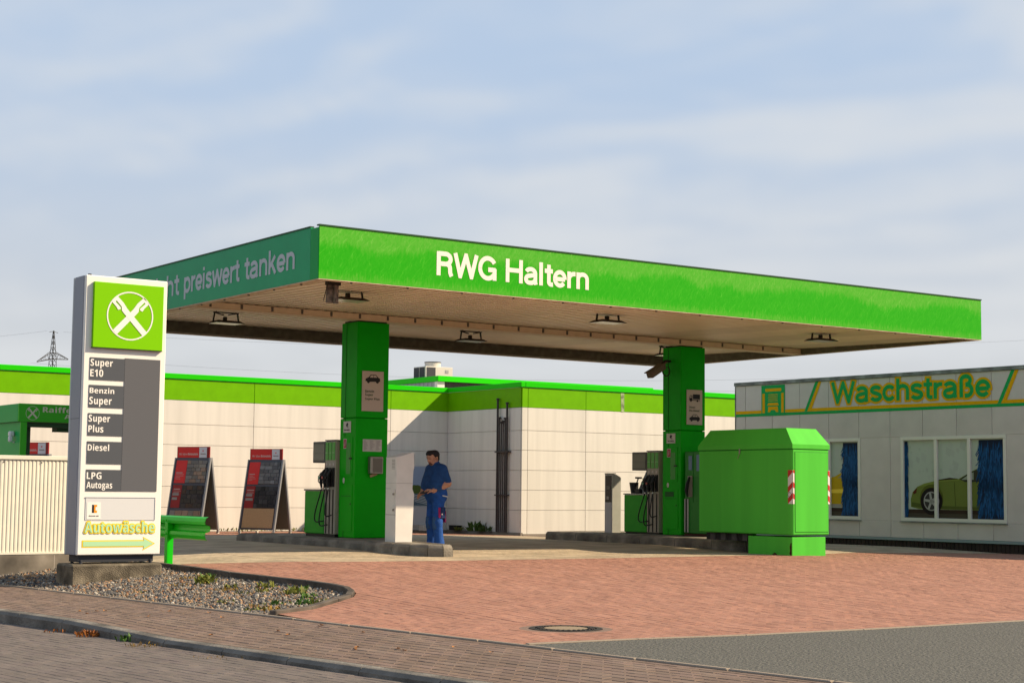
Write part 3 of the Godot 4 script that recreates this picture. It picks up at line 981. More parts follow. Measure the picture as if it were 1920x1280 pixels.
# ---------------------------------------------------------------- wash hall
func wash_hall() -> void:
	var t := thing("wash_hall", "grey panelled wash hall with green and yellow Waschstraße lettering", "building", Vector3(18.116, 0.043, -3.96))
	var d := Vector3(0.047, 0, 0.9989)          # along the wall towards the viewer
	t.transform.basis = Basis(d, Vector3.UP, d.cross(Vector3.UP)).scaled_local(Vector3.ONE * 0.9395)
	var gm := M("wash_panel", Color(0.60, 0.55, 0.525), 0.55, "soft", 0.3)
	var top := 4.09
	var node := t
	# local axes: x along the wall, y up, z out of the wall towards the canopy
	var w2 := [-0.953, 2.148]
	var w1 := [-5.34, -2.24]
	var wy := [0.41, 2.486]
	var xs := [-6.656, -6.29, -5.29, -4.30, -3.295, -2.29, -1.283, -0.271, 0.745, 1.762, 2.77, 3.78, 4.79, 5.8, 6.8, 7.8]
	bx("hall_body", Vector3(-6.65, -0.3, -9.0), Vector3(7.8, top - 0.04, -0.13), M("joint_dark", Color.BLACK), node)
	for i in xs.size() - 1:
		var spans := [[0.0, top - 0.1]]
		for w in [w1, w2]:
			if xs[i + 1] > w[0] + 0.01 and xs[i] < w[1] - 0.01:
				spans = [[0.0, wy[0]], [wy[1], top - 0.1]]
		for s in spans:
			var mb := MB.new()
			var tone := rng.randf_range(0.93, 1.0)
			mb.col = Color(tone, tone, tone)
			panel_box(mb, Vector3(xs[i] + 0.005, s[0], -0.06), Vector3(xs[i + 1] - 0.005, s[1], 0.0), 0.004)
			part("wall_panel", mb, gm, node)
		# the pieces of a panel beside a window
		for w in [w1, w2]:
			for e in [[xs[i], minf(xs[i + 1], w[0])], [maxf(xs[i], w[1]), xs[i + 1]]]:
				if spans.size() > 1 and e[1] - e[0] > 0.02 and e[1] - e[0] < 0.99 and xs[i + 1] > w[0] and xs[i] < w[1]:
					bx("wall_panel", Vector3(e[0] + 0.005, wy[0] + 0.002, -0.06), Vector3(e[1] - 0.005, wy[1] - 0.002, -0.001), gm, node)
	var trim := M("zinc_trim", Color(0.34, 0.35, 0.34), 0.55, "stain", 0.9)
	bx("roof_edge", Vector3(-6.7, top - 0.095, -9.05), Vector3(7.85, top, 0.035), trim, node, 0.006)
	bx("corner_trim", Vector3(-6.69, 0, -0.1), Vector3(-6.66, top - 0.1, 0.006), trim, node)
	bx("drip_flashing", Vector3(-6.7, -0.07, -0.05), Vector3(7.85, -0.005, 0.03), M("flashing_blue", Color(0.22, 0.28, 0.29), 0.5), node, 0.004)
	# engineering brick plinth, soldiers side by side
	var bm := M("plinth_brick", Color(0.045, 0.032, 0.028), 0.85, "grain", 2.0)
	var bmesh := []
	for k in 4:
		var b := MB.new()
		var g := 0.7 + 0.25 * k
		b.col = Color(g, g * 0.97, g * 0.95)
		b.box(Vector3.ZERO, Vector3(0.108, 0.3, 0.1), 0.006)
		bmesh.append(b.mesh())
	bx("plinth_bed", Vector3(-6.6, -0.6, -0.14), Vector3(7.8, -0.075, -0.04), M("plinth_mortar", Color(0.03, 0.026, 0.024), 0.95), node)
	for i in 118:
		var o := put("plinth_brick", bmesh[rng.randi() % 4], bm, node)
		o.position = Vector3(-6.5 + i * 0.12, -0.235 + rng.randf_range(-0.003, 0.003), -0.055 + rng.randf_range(-0.004, 0.004))
	# painted band, slashes, badge and lettering
	var green := M("paint_green", Color(0.012, 0.36, 0.09), 0.55, "soft", 1.0, 0.0, 0.0, 0.2)
	var amber := M("paint_amber", Color(0.72, 0.38, 0.002), 0.55, "soft", 1.0, 0.0, 0.0, 0.2)
	var paint := func(called: String, pts: Array, z: float, m: Material) -> void:
		var mb := MB.new()
		var p := PackedVector2Array()
		for q in pts: p.append(Vector2(q[0], q[1]))
		mb.xf = Transform3D(Basis.IDENTITY, Vector3(0, 0, z))
		mb.prism(p, 0.0)
		part(called, mb, m, node)
	var y0 := 3.14
	paint.call("green_stripe", [[-6.65, y0], [7.8, y0], [7.8, y0 + 0.075], [-6.65, y0 + 0.075]], 0.004, green)
	paint.call("amber_stripe", [[-6.65, y0 + 0.078], [7.8, y0 + 0.078], [7.8, y0 + 0.16], [-6.65, y0 + 0.16]], 0.004, amber)
	for x in [-4.13, 1.93]:
		paint.call("green_slash", [[x, y0 + 0.08], [x + 0.1, y0 + 0.08], [x + 0.49, top - 0.1], [x + 0.39, top - 0.1]], 0.007, green)
		paint.call("amber_slash", [[x + 0.11, y0 + 0.08], [x + 0.23, y0 + 0.08], [x + 0.6, top - 0.1], [x + 0.5, top - 0.1]], 0.007, amber)
	paint.call("badge", [[-5.68, y0], [-4.82, y0], [-4.82, top - 0.12], [-5.68, top - 0.12]], 0.010, green)
	paint.call("badge_mark", [[-5.53, 3.80], [-4.95, 3.80], [-4.95, 3.88], [-5.53, 3.88]], 0.013, amber)
	paint.call("badge_mark", [[-5.64, 3.22], [-5.55, 3.22], [-5.55, 3.75], [-5.64, 3.75]], 0.013, amber)
	paint.call("badge_mark", [[-4.95, 3.22], [-4.86, 3.22], [-4.86, 3.75], [-4.95, 3.75]], 0.013, amber)
	paint.call("badge_mark", [[-5.46, 3.42], [-5.04, 3.42], [-5.08, 3.49], [-5.42, 3.49]], 0.013, amber)
	paint.call("badge_mark", [[-5.44, 3.24], [-5.36, 3.24], [-5.32, 3.3], [-5.18, 3.3], [-5.14, 3.24], [-5.06, 3.24], [-5.08, 3.39], [-5.42, 3.39]], 0.013, amber)
	for k in 4:
		paint.call("badge_mark", [[-5.43, 3.54 + k * 0.055], [-5.07, 3.54 + k * 0.055], [-5.09, 3.556 + k * 0.055], [-5.41, 3.556 + k * 0.055]], 0.013, amber)
	var wb := MB.new()
	strokes("Waschstraße", 4.9, 0.55, 0.185, 0.052, wb, 0.006)
	part("lettering_border", wb, amber, node).transform = Transform3D(Basis.IDENTITY, Vector3(-3.2, 3.40, 0.0))
	word("lettering", "Waschstraße", Transform3D(Basis.IDENTITY, Vector3(-3.2, 3.40, 0.011)), 4.9, 0.55, green, node, 0.185)
	# windows with printed films of cars between wash brushes
	for k in 2:
		var w: Array = [w2, w1][k]
		var fm := M("window_frame", Color(0.66, 0.64, 0.58), 0.45)
		var win := Node3D.new()
		win.name = "window" if k == 0 else "window_001"
		node.add_child(win)
		var f := 0.085
		var x0: float = w[0]
		var x1: float = w[1]
		bx("frame", Vector3(x0, wy[0], -0.05), Vector3(x1, wy[0] + f, 0.012), fm, win, 0.004)
		bx("frame", Vector3(x0, wy[1] - f, -0.05), Vector3(x1, wy[1], 0.012), fm, win, 0.004)
		bx("frame", Vector3(x0, wy[0] + f, -0.05), Vector3(x0 + f, wy[1] - f, 0.011), fm, win, 0.004)
		bx("frame", Vector3(x1 - f, wy[0] + f, -0.05), Vector3(x1, wy[1] - f, 0.011), fm, win, 0.004)
		var iw := (x1 - x0 - 2 * f)
		for j in 2:
			var cx := x0 + f + iw * (j + 1) / 3.0
			bx("mullion", Vector3(cx - 0.045, wy[0] + f, -0.05), Vector3(cx + 0.045, wy[1] - f, 0.010), fm, win, 0.004)
		var film := car_film(iw, wy[1] - wy[0] - 2 * f, k)
		var fo := part("printed_film", film, M("film", Color.WHITE, 0.6, "", 1.0, 0.0, 0.0, 0.2), win)
		fo.position = Vector3(x0 + f, wy[0] + f, -0.052)
		fo.set_meta("label", "window film printed with a %s car between blue wash brushes" % ["green", "yellow"][k])
		var gl := MB.new()
		gl.quad(Vector3(x0 + f, wy[0] + f, -0.058), Vector3(x1 - f, wy[0] + f, -0.058), Vector3(x1 - f, wy[1] - f, -0.058), Vector3(x0 + f, wy[1] - f, -0.058))
		var gmat := M("pane", Color(0.95, 1.0, 0.97), 0.03)
		gmat.transparency = BaseMaterial3D.TRANSPARENCY_ALPHA
		gmat.albedo_color.a = 0.12
		gmat.vertex_color_use_as_albedo = false
		part("pane", gl, gmat, win)
		bx("sill", Vector3(x0 - 0.02, wy[0] - 0.03, -0.02), Vector3(x1 + 0.02, wy[0] - 0.004, 0.05), trim, win, 0.003)

# the print: flat layers a hair apart
func car_film(w: float, h: float, which: int) -> MB:
	var mb := MB.new()
	var lay_at := func(z: float) -> void: mb.xf = Transform3D(Basis.IDENTITY, Vector3(0, 0, z))
	var poly := func(pts: Array, c: Color) -> void:
		var p := PackedVector2Array()
		for q in pts: p.append(Vector2(clampf(q[0], 0, 1) * w, clampf(q[1], 0, 1) * h))
		mb.col = c
		mb.prism(p, 0.0)
	var disc := func(x: float, y: float, r: float, c: Color) -> void:
		var p := PackedVector2Array()
		for i in 28: p.append(Vector2(x * w, y * h) + Vector2.from_angle(TAU * i / 28) * r)
		mb.col = c
		mb.prism(p, 0.0)
	lay_at.call(0.0)
	poly.call([[0, 0.1], [1, 0.1], [1, 1], [0, 1]], Color(0.43, 0.48, 0.42))
	poly.call([[0, 0], [1, 0], [1, 0.1], [0, 0.1]], Color(0.07, 0.055, 0.04))
	for i in 60:   # spray
		var x := rng.randf()
		var y := rng.randf_range(0.5, 0.98)
		lay_at.call(0.0004 + i * 0.00001)
		var s := rng.randf_range(0.01, 0.05)
		var g := rng.randf_range(0.40, 0.47)
		poly.call([[x, y], [x + s, y - s], [x + s * 1.4, y + s], [x + s * 0.2, y + s * 2]], Color(g * 0.95, g * 1.04, g * 0.94))
	var body := Color(0.15, 0.185, 0.04) if which == 0 else Color(0.50, 0.33, 0.012)
	var dark := body * 0.6
	lay_at.call(0.002)
	poly.call([[0.0, 0.06], [0.95, 0.06], [0.95, 0.11], [0.0, 0.11]], Color(0.045, 0.03, 0.022))
	lay_at.call(0.003)
	if which == 0:
		poly.call([[0.06, 0.14], [0.14, 0.115], [0.8, 0.11], [1, 0.11], [1, 0.5], [0.78, 0.645], [0.72, 0.62], [0.55, 0.5], [0.42, 0.49], [0.33, 0.48], [0.2, 0.44], [0.13, 0.40], [0.08, 0.33], [0.06, 0.24]], body)
		lay_at.call(0.0045)
		poly.call([[0.13, 0.40], [0.2, 0.44], [0.33, 0.48], [0.55, 0.5], [0.56, 0.485], [0.36, 0.46], [0.22, 0.41]], body * 1.35)
		poly.call([[0.56, 0.495], [0.63, 0.555], [0.735, 0.62], [0.80, 0.63], [1, 0.52], [1, 0.47], [0.62, 0.46]], Color(0.05, 0.05, 0.035))
		poly.call([[0.33, 0.475], [0.55, 0.497], [0.54, 0.505], [0.46, 0.515], [0.35, 0.49]], Color(0.05, 0.035, 0.025))
		poly.call([[0.085, 0.33], [0.125, 0.385], [0.12, 0.32], [0.09, 0.3]], Color(0.10, 0.02, 0.015))
		poly.call([[0.07, 0.14], [0.3, 0.118], [0.9, 0.115], [0.9, 0.145], [0.3, 0.16], [0.07, 0.2]], dark)
		lay_at.call(0.0055)
		poly.call([[0.58, 0.49], [0.66, 0.56], [0.70, 0.585], [0.70, 0.49]], Color(0.30, 0.34, 0.27))
		poly.call([[0.505, 0.46], [0.512, 0.46], [0.522, 0.14], [0.514, 0.14]], dark)
		disc.call(0.275, 0.245, 0.355, Color(0.10, 0.115, 0.02))
		lay_at.call(0.0065)
		disc.call(0.275, 0.215, 0.33, Color(0.018, 0.015, 0.014))
		lay_at.call(0.0075)
		disc.call(0.275, 0.215, 0.235, Color(0.32, 0.31, 0.30))
		lay_at.call(0.0085)
		disc.call(0.275, 0.215, 0.205, Color(0.05, 0.045, 0.045))
		for i in 5:
			lay_at.call(0.0095 + i * 0.0002)
			var a := TAU * i / 5 + 0.5
			var ctr := Vector2(0.275 * w, 0.215 * h)
			var e := Vector2.from_angle(a)
			var s := Vector2(-e.y, e.x) * 0.035
			var p := PackedVector2Array([ctr - s, ctr + e * 0.215 - s * 0.8, ctr + e * 0.215 + s * 0.8, ctr + s])
			mb.col = Color(0.36, 0.35, 0.34)
			mb.prism(p, 0.0)
		lay_at.call(0.0112)
		disc.call(0.275, 0.215, 0.05, Color(0.25, 0.24, 0.23))
	else:
		poly.call([[0.0, 0.12], [0.9, 0.12], [0.9, 0.62], [0.82, 0.6], [0.72, 0.53], [0.6, 0.5], [0.3, 0.48], [0.0, 0.42]], body)
		lay_at.call(0.0045)
		poly.call([[0.75, 0.51], [0.88, 0.51], [0.88, 0.59], [0.82, 0.57]], Color(0.30, 0.26, 0.16))
		poly.call([[0.0, 0.3], [0.9, 0.31], [0.9, 0.365], [0.0, 0.335]], body * 1.6 + Color(0.1, 0.1, 0.05))
		poly.call([[0.0, 0.12], [0.8, 0.12], [0.8, 0.16], [0.0, 0.16]], Color(0.30, 0.28, 0.25))
	# brushes: hanging bristles
	var brushes := [[-0.03, 0.034], [0.735, 0.99]] if which == 0 else [[0.80, 0.985]]
	for b in brushes:
		lay_at.call(0.0125)
		poly.call([[b[0] + 0.02, 0.0], [b[1], 0.0], [b[1], 0.985], [b[0] + 0.02, 0.985]], Color(0.012, 0.02, 0.05))
		for i in 520:
			lay_at.call(0.0127 + i * 0.000006)
			var x := rng.randf_range(b[0] + 0.012, b[1])
			var y := 0.985 - pow(rng.randf(), 0.9) * 0.86
			var l := rng.randf_range(0.07, 0.2)
			var dx := rng.randf_range(-0.018, 0.012) - (0.012 if x < b[0] + 0.06 else 0.0)
			var mid := 1.0 - 0.55 * exp(-pow((y - 0.5) / 0.09, 2.0))
			var g := rng.randf_range(0.35, 1.35) * mid
			var y2 := maxf(y - l, 0.005)
			poly.call([[x, y], [x + 0.005, y - l * 0.5], [x + dx + 0.004, y2], [x + dx, y2 + 0.01], [x - 0.004, y - l * 0.5]], Color(0.018 * g, 0.085 * g, 0.23 * g))
	mb.xf = Transform3D.IDENTITY
	return mb

# ---------------------------------------------------------------- kiosk and fence at the left
func kiosk_and_fence() -> void:
	var t := thing("wash_kiosk", "small green roofed self-service kiosk behind the price sign", "kiosk", Vector3(-1.09, 0, -10.0))
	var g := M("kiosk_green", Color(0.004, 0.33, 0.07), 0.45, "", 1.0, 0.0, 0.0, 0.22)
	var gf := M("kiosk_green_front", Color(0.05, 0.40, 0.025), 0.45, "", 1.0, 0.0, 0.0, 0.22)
	bx("roof", Vector3(0.02, 2.26, -2.98), Vector3(2.36, 2.5, -0.03), M("joint_dark", Color.BLACK), t)
	bx("side_fascia", Vector3(0, 2.26, -3.0), Vector3(0.05, 2.61, -0.06), g, t, 0.006)
	bx("front_fascia", Vector3(0.0, 2.26, -0.055), Vector3(2.4, 2.612, 0.0), gf, t, 0.006)
	bx("side_fascia", Vector3(2.34, 2.26, -3.0), Vector3(2.4, 2.61, -0.06), g, t, 0.006)
	bx("side_wall", Vector3(0.06, 0, -2.9), Vector3(0.12, 2.255, -0.05), g, t)
	bx("corner_post", Vector3(0.05, 0, -0.045), Vector3(0.17, 2.255, -0.005), gf, t)
	bx("inner_post", Vector3(0.33, 0, -0.6), Vector3(0.42, 2.255, -0.52), M("kiosk_dark", Color(0.03, 0.10, 0.045), 0.5), t)
	for k in 2:
		bx("hinge", Vector3(0.17, 1.95 - 0.06 * k, -0.4), Vector3(0.26 + 0.08 * k, 1.99 - 0.06 * k, -0.34), mats["kiosk_dark"], t)
	bx("lamp_box", Vector3(0.95, 2.1, -0.8), Vector3(2.2, 2.2, -0.5), mats["kiosk_dark"], t)
	bx("roof_beam", Vector3(0.13, 2.17, -0.3), Vector3(2.3, 2.255, -0.2), mats["kiosk_dark"], t)
	emblem("emblem", Transform3D(Basis.IDENTITY, Vector3(0.27, 2.43, 0.001)), 0.135, M("sign_cream", Color(0.55, 0.56, 0.42), 0.6), t)
	lettering("lettering", "Raiffeisen", Transform3D(Basis.IDENTITY, Vector3(0.47, 2.45, 0.002)), 0.99, 0.115, mats["sign_cream"], t)
	lettering("lettering", "Autogas", Transform3D(Basis.IDENTITY, Vector3(0.91, 2.31, 0.002)), 0.7, 0.115, mats["sign_cream"], t)
	var l := thing("kiosk_lamp", "small white wall lamp under the kiosk roof edge", "lamp", Vector3(-1.09, 1.95, -10.4))
	var mb := MB.new()
	mb.box(Vector3(0.0, 0.08, 0), Vector3(0.1, 0.1, 0.12), 0.02)
	mb.box(Vector3(-0.02, -0.02, 0.02), Vector3(0.08, 0.12, 0.08), 0.02)
	part("housing", mb, M("white_plastic", Color(0.62, 0.62, 0.62), 0.4), l)
	mb = MB.new()
	mb.rod(Vector3(0.03, -0.08, 0), Vector3(0.06, -0.08, 0.03), 0.012)
	part("bracket", mb, mats["white_plastic"], l)

	var f := thing("clad_enclosure", "low cream ribbed metal enclosure on a concrete footing left of the sign", "enclosure", Vector3(-4.781, -0.151, -2.0))
	f.scale = Vector3.ONE * 0.922
	var cm := M("cream_clad", Color(0.80, 0.75, 0.63), 0.5, "soft", 0.5)
	bx("footing", Vector3(-3.6, -0.25, -3.0), Vector3(2.55, 0.2, 0.02), M("footing", Color(0.38, 0.33, 0.27), 0.9, "stain", 0.5), f, 0.01)
	for k in 6:
		bx("footing_joint", Vector3(-3.0 + k * 0.95, -0.2, 0.0), Vector3(-2.992 + k * 0.95, 0.195, 0.0215), mats["joint_dark"], f)
	var x := -3.55
	while x < 2.45:
		var p := MB.new()
		for i in 16:
			var e := x + i * 0.0628
			panel_box(p, Vector3(e + 0.004, 0.24, -0.03), Vector3(e + 0.046, 1.68, 0.0), 0.007)
			panel_box(p, Vector3(e, 0.24, -0.04), Vector3(e + 0.0628, 1.68, -0.009))
		part("clad_panel", p, cm, f)
		x += 1.006
	bx("top_rail", Vector3(-3.6, 1.68, -0.09), Vector3(2.5, 1.745, 0.02), cm, f, 0.006)
	bx("bottom_rail", Vector3(-3.6, 0.205, -0.06), Vector3(2.5, 0.24, 0.025), cm, f, 0.004)
	for k in 10:
		var s := MB.new()
		s.cyl(Vector3(-3.3 + k * 0.6, 1.64, 0.004), 0.012, 0.01, 8, Vector3.BACK)
		part("screw", s, M("bolt", Color(0.12, 0.11, 0.10), 0.5, "", 1.0, 0.5), f)

# ---------------------------------------------------------------- canopy
const CW := 15.04
const CD := 9.71

func fascia_print() -> ImageTexture:   # printed meadow: lighter haze at the top and bottom, thin blades
	var w := 2048
	var h := 128
	var im := Image.create_empty(w, h, false, Image.FORMAT_RGB8)
	var f := FastNoiseLite.new()
	f.seed = 3
	f.frequency = 0.004
	f.fractal_octaves = 4
	var g := FastNoiseLite.new()
	g.seed = 8
	g.frequency = 0.045
	for x in w:
		var n := f.get_noise_2d(x, 0.0)
		for y in h:
			var t := float(y) / h
			var top := smoothstep(0.44 + n * 0.25, 0.22 + n * 0.25, t + 0.10 * g.get_noise_2d(x * 3.0, y * 0.5))
			var low := smoothstep(0.80, 0.98, t + 0.14 * g.get_noise_2d(x * 4.0 + 900.0, y * 0.3)) * 0.75
			var k := maxf(top * 0.85, low) + g.get_noise_2d(x * 2.2, y * 1.5 + 300.0) * 0.3
			var c := Color(0.15, 0.63, 0.03).lerp(Color(0.33, 0.66, 0.19), clampf(k, 0.0, 1.0))
			im.set_pixel(x, y, c)
	var r := RandomNumberGenerator.new()
	r.seed = 44
	for i in 6500:
		var x := r.randf() * w
		var y := r.randf() * h
		var l := r.randf_range(6.0, 26.0)
		var a := r.randf_range(-0.7, 0.7)
		var b := r.randf_range(-0.05, 0.09)
		for s in int(l):
			var px := int(x + sin(a + s * 0.03) * s) % w
			var py := int(y - s)
			if py < 0 or px < 0:
				break
			var c := im.get_pixel(px, py)
			im.set_pixel(px, py, Color(clampf(c.r + b, 0, 1), clampf(c.g + b * 0.5, 0, 1), clampf(c.b + b * 0.9, 0, 1)))
	return ImageTexture.create_from_image(im)

func canopy() -> void:
	var t := thing("canopy", "flat green filling station canopy with cream lettering on its bright front", "canopy")
	var y0 := 4.142
	var y1 := 4.935
	var fm := M("fascia_side", Color(0.012, 0.32, 0.125), 0.4, "soft", 0.3, 0.0, 0.0, 0.25)
	var cm := M("fascia_corner", Color(0.002, 0.28, 0.055), 0.4, "", 1.0, 0.0, 0.0, 0.22)
	var cream := M("flange_cream", Color(0.74, 0.58, 0.42), 0.7, "blotch", 0.6)
	var trim := M("trim_dark", Color(0.015, 0.055, 0.02), 0.5)
	# front
	var f := MB.new()
	f.quad_uv(Vector3(0.0, y0, 0), Vector3(CW, y0, 0), Vector3(CW, y1, 0), Vector3(0.0, y1, 0))
	var fp := StandardMaterial3D.new()
	fp.resource_name = "fascia_print"
	fp.albedo_texture = fascia_print()
	fp.roughness = 0.5
	fp.metallic_specular = 0.2
	part("front_fascia", f, fp, t)
	bx("front_frame", Vector3(0.02, y0 + 0.004, -0.06), Vector3(CW - 0.02, y1 - 0.004, -0.004), cm, t)
	bx("corner_piece", Vector3(-0.004, y0 - 0.004, -0.27), Vector3(0.05, y1 - 0.02, -0.012), cm, t, 0.006)
	bx("left_fascia", Vector3(0, y0, -CD), Vector3(0.05, y1, -0.275), fm, t)
	bx("rear_fascia", Vector3(0.06, y0, -CD), Vector3(CW - 0.06, y1, -CD + 0.05), cm, t)
	bx("right_fascia", Vector3(CW - 0.05, y0, -CD), Vector3(CW, y1, -0.065), cm, t)
	bx("front_trim", Vector3(-0.01, y1 + 0.001, -0.07), Vector3(CW + 0.01, y1 + 0.022, 0.012), trim, t)
	bx("left_trim", Vector3(-0.012, y1 + 0.001, -CD), Vector3(0.06, y1 + 0.022, -0.28), trim, t)
	bx("right_trim", Vector3(CW - 0.06, y1 + 0.001, -CD), Vector3(CW + 0.012, y1 + 0.022, -0.075), trim, t)
	bx("roof_deck", Vector3(0.06, 4.55, -CD + 0.06), Vector3(CW - 0.06, 4.6, -0.07), M("roof_grey", Color(0.2, 0.2, 0.2), 0.8), t)
	# return flanges below the fascia, bolted
	var fl := part("flange", _box(Vector3(0.0, y0 - 0.012, -0.15), Vector3(CW, y0 - 0.002, -0.002)), cream, t)
	var fl2 := part("flange", _box(Vector3(0.002, y0 - 0.0135, -CD), Vector3(0.16, y0 - 0.0035, -0.152)), cream, t)
	part("flange", _box(Vector3(0.162, y0 - 0.0125, -CD - 0.03), Vector3(CW, y0 - 0.0025, -CD + 0.1)), cream, t)
	part("flange", _box(Vector3(CW - 0.12, y0 - 0.013, -CD + 0.102), Vector3(CW - 0.002, y0 - 0.003, -0.152)), cream, t)
	var bolt := M("bolt", Color(0.12, 0.11, 0.10), 0.5, "", 1.0, 0.5)
	for i in 15:
		var b := MB.new()
		b.cyl(Vector3(0.6 + i * 1.0, y0 - 0.02, -0.075), 0.02, 0.018, 8)
		part("bolt", b, bolt, fl)
	for i in 10:
		var b := MB.new()
		b.cyl(Vector3(0.08, y0 - 0.022, -0.7 - i * 0.9), 0.02, 0.018, 8)
		part("bolt", b, bolt, fl2)
	# ribbed soffit in sheets, falling towards the front
	var sm := M("soffit_sheet", Color(0.88, 0.74, 0.57), 0.45, "soft", 0.25)
	var zf := -0.15
	var zb := -CD + 0.06
	var yf := 4.165
	var yb := 4.375
	for i in 15:
		var mb := MB.new()
		var x0 := 0.06 + i * 0.995
		for k in 5:
			var p := 0.995 / 5.0
			var xs := [0.0, 0.52 * p, 0.58 * p, 0.94 * p, p]
			var ys := [0.0, 0.0, 0.075, 0.075, 0.0]
			for j in 4:
				var a := x0 + k * p + xs[j] as float
				var b := x0 + k * p + xs[j + 1] as float
				mb.quad(Vector3(a, yf + ys[j], zf), Vector3(a, yb + ys[j], zb), Vector3(b, yb + ys[j + 1], zb), Vector3(b, yf + ys[j + 1], zf))
		var tone := rng.randf_range(0.86, 1.03)
		for j in mb.c.size():
			mb.c[j] = Color(tone, tone, tone)
		part("soffit_sheet", mb, sm, t)
	# steel under the soffit
	var bm := M("beam_cream", Color(0.72, 0.57, 0.42), 0.65, "soft", 0.8)
	var be := MB.new()
	panel_box(be, Vector3(0.16, 4.143, -5.22), Vector3(CW - 0.12, 4.156, -4.9))
	panel_box(be, Vector3(0.16, 4.157, -5.07), Vector3(CW - 0.12, 4.35, -5.05))
	panel_box(be, Vector3(0.16, 4.157, -4.93), Vector3(CW - 0.12, 4.258, -4.905))
	var bo := part("main_beam", be, bm, t)
	for i in 24:
		bx("bolt_plate", Vector3(0.5 + i * 0.6, 4.17, -4.9045), Vector3(0.54 + i * 0.6, 4.25, -4.893), bolt, bo)
	var dark := M("gutter_dark", Color(0.15, 0.13, 0.10), 0.6, "blotch", 0.6)
	bx("gutter", Vector3(0.16, 4.145, -CD + 0.061), Vector3(CW - 0.12, 4.37, -CD + 0.24), dark, t)
	bx("side_beam", Vector3(CW - 0.16, 4.145, -CD + 0.25), Vector3(CW - 0.055, 4.34, -0.16), dark, t)
	# lettering
	var white := M("letter_white", Color(0.80, 0.74, 0.66), 0.5)
	word("lettering", "RWG", Transform3D(Basis.IDENTITY, Vector3(2.075, 4.362, 0.003)), 1.106, 0.378, white, t, 0.195)
	word("lettering", "Haltern", Transform3D(Basis.IDENTITY, Vector3(3.385, 4.362, 0.003)), 1.67, 0.378, white, t, 0.19)
	var grey := M("letter_grey", Color(0.42, 0.45, 0.47), 0.5)
	word("lettering", "tanken", Transform3D(FACE_W, Vector3(-0.004, 4.36, -2.5)), 1.72, 0.375, grey, t, 0.18)
	word("lettering", "preiswert", Transform3D(FACE_W, Vector3(-0.004, 4.36, -4.87)), 2.16, 0.375, grey, t, 0.18)
	word("lettering", "leicht", Transform3D(FACE_W, Vector3(-0.004, 4.36, -6.6)), 1.5, 0.375, grey, t, 0.18)

	# floodlights
	var l := thing("floodlight", "x", "floodlight", Vector3.ZERO, 0.0, "floodlights under the canopy")
	var lm := M("lamp_black", Color(0.022, 0.02, 0.018), 0.5)
	var hm := M("lamp_housing", Color(0.055, 0.045, 0.035), 0.6)
	var h := MB.new()   # tray wider below
	var q := [Vector3(-0.29, 0, 0.2), Vector3(0.29, 0, 0.2), Vector3(0.29, 0, -0.2), Vector3(-0.29, 0, -0.2)]
	var u := [Vector3(-0.22, 0.045, 0.13), Vector3(0.22, 0.045, 0.13), Vector3(0.22, 0.045, -0.13), Vector3(-0.22, 0.045, -0.13)]
	for i in 4:
		var k := (i + 1) % 4
		h.quad(q[i], q[k], u[k], u[i])
	h.quad(u[0], u[1], u[2], u[3])
	h.box(Vector3(-0.02, 0.085, 0), Vector3(0.06, 0.08, 0.08), 0.01)
	part("housing", h, hm, l)
	h = MB.new()
	h.quad(Vector3(-0.27, -0.004, -0.18), Vector3(0.27, -0.004, -0.18), Vector3(0.27, -0.004, 0.18), Vector3(-0.27, -0.004, 0.18))
	part("lens", h, M("lens", Color(0.42, 0.42, 0.38), 0.25), l)
	h = MB.new()
	for s in [-1.0, 1.0]:
		h.bar(Vector3(s * 0.26, 0.02, 0), Vector3(s * 0.23, 0.21, 0), 0.035, 0.02)
		h.bar(Vector3(s * 0.03, 0.16, s * 0.04), Vector3(s * 0.24, 0.2, s * 0.04), 0.03, 0.02)
	h.bar(Vector3(-0.245, 0.2, 0), Vector3(0.245, 0.2, 0), 0.03, 0.02)
	part("yoke", h, lm, l)
	h = MB.new()
	for s in [-1.0, 1.0]:
		h.rod(Vector3(s * 0.2, 0.19, 0), Vector3(s * 0.2, 0.34, 0), 0.008, 6)
	part("hanger", h, hm, l)
	var spots := [[1.42, -1.6, "left"], [6.75, -1.6, "middle"], [12.15, -1.6, "right"], [1.62, -6.6, "left"], [7.12, -6.6, "middle"], [12.45, -6.6, "right"]]
	for i in 6:
		var s: Array = spots[i]
		var at := Vector3(s[0], 4.05 if s[1] > -3 else 4.08, s[1])
		var lab: String = "black canopy floodlight, %s of the three in the %s row" % [s[2], "front" if s[1] > -3 else "rear"]
		if i == 0:
			l.position = at
			l.set_meta("label", lab)
		else:
			copy(l, at, 0.0, lab)
	# stained fitting at the front left corner
	var k := thing("soffit_fitting", "stained pale fitting with chains at the front left canopy corner", "light fitting", Vector3(0.42, 4.16, -0.42))
	var pk := M("fitting_pale", Color(0.36, 0.29, 0.22), 0.8, "stain", 3.0)
	bx("plate", Vector3(-0.05, -0.32, -0.03), Vector3(0.16, -0.02, 0.0), pk, k, 0.005)
	bx("plate", Vector3(0.06, -0.33, 0.002), Vector3(0.1, 0.0, 0.05), pk, k, 0.005)
	bx("cap", Vector3(-0.06, -0.05, -0.05), Vector3(0.17, 0.01, 0.06), M("fitting_dark", Color(0.03, 0.025, 0.02), 0.6), k, 0.01)
	var ch := MB.new()
	ch.rod(Vector3(-0.05, -0.03, 0.03), Vector3(-0.12, -0.3, 0.03), 0.006, 6)
	part("chain", ch, mats["fitting_dark"], k)

func _box(lo: Vector3, hi: Vector3, bevel := 0.0) -> MB:
	var mb := MB.new()
	panel_box(mb, lo, hi, bevel)
	return mb

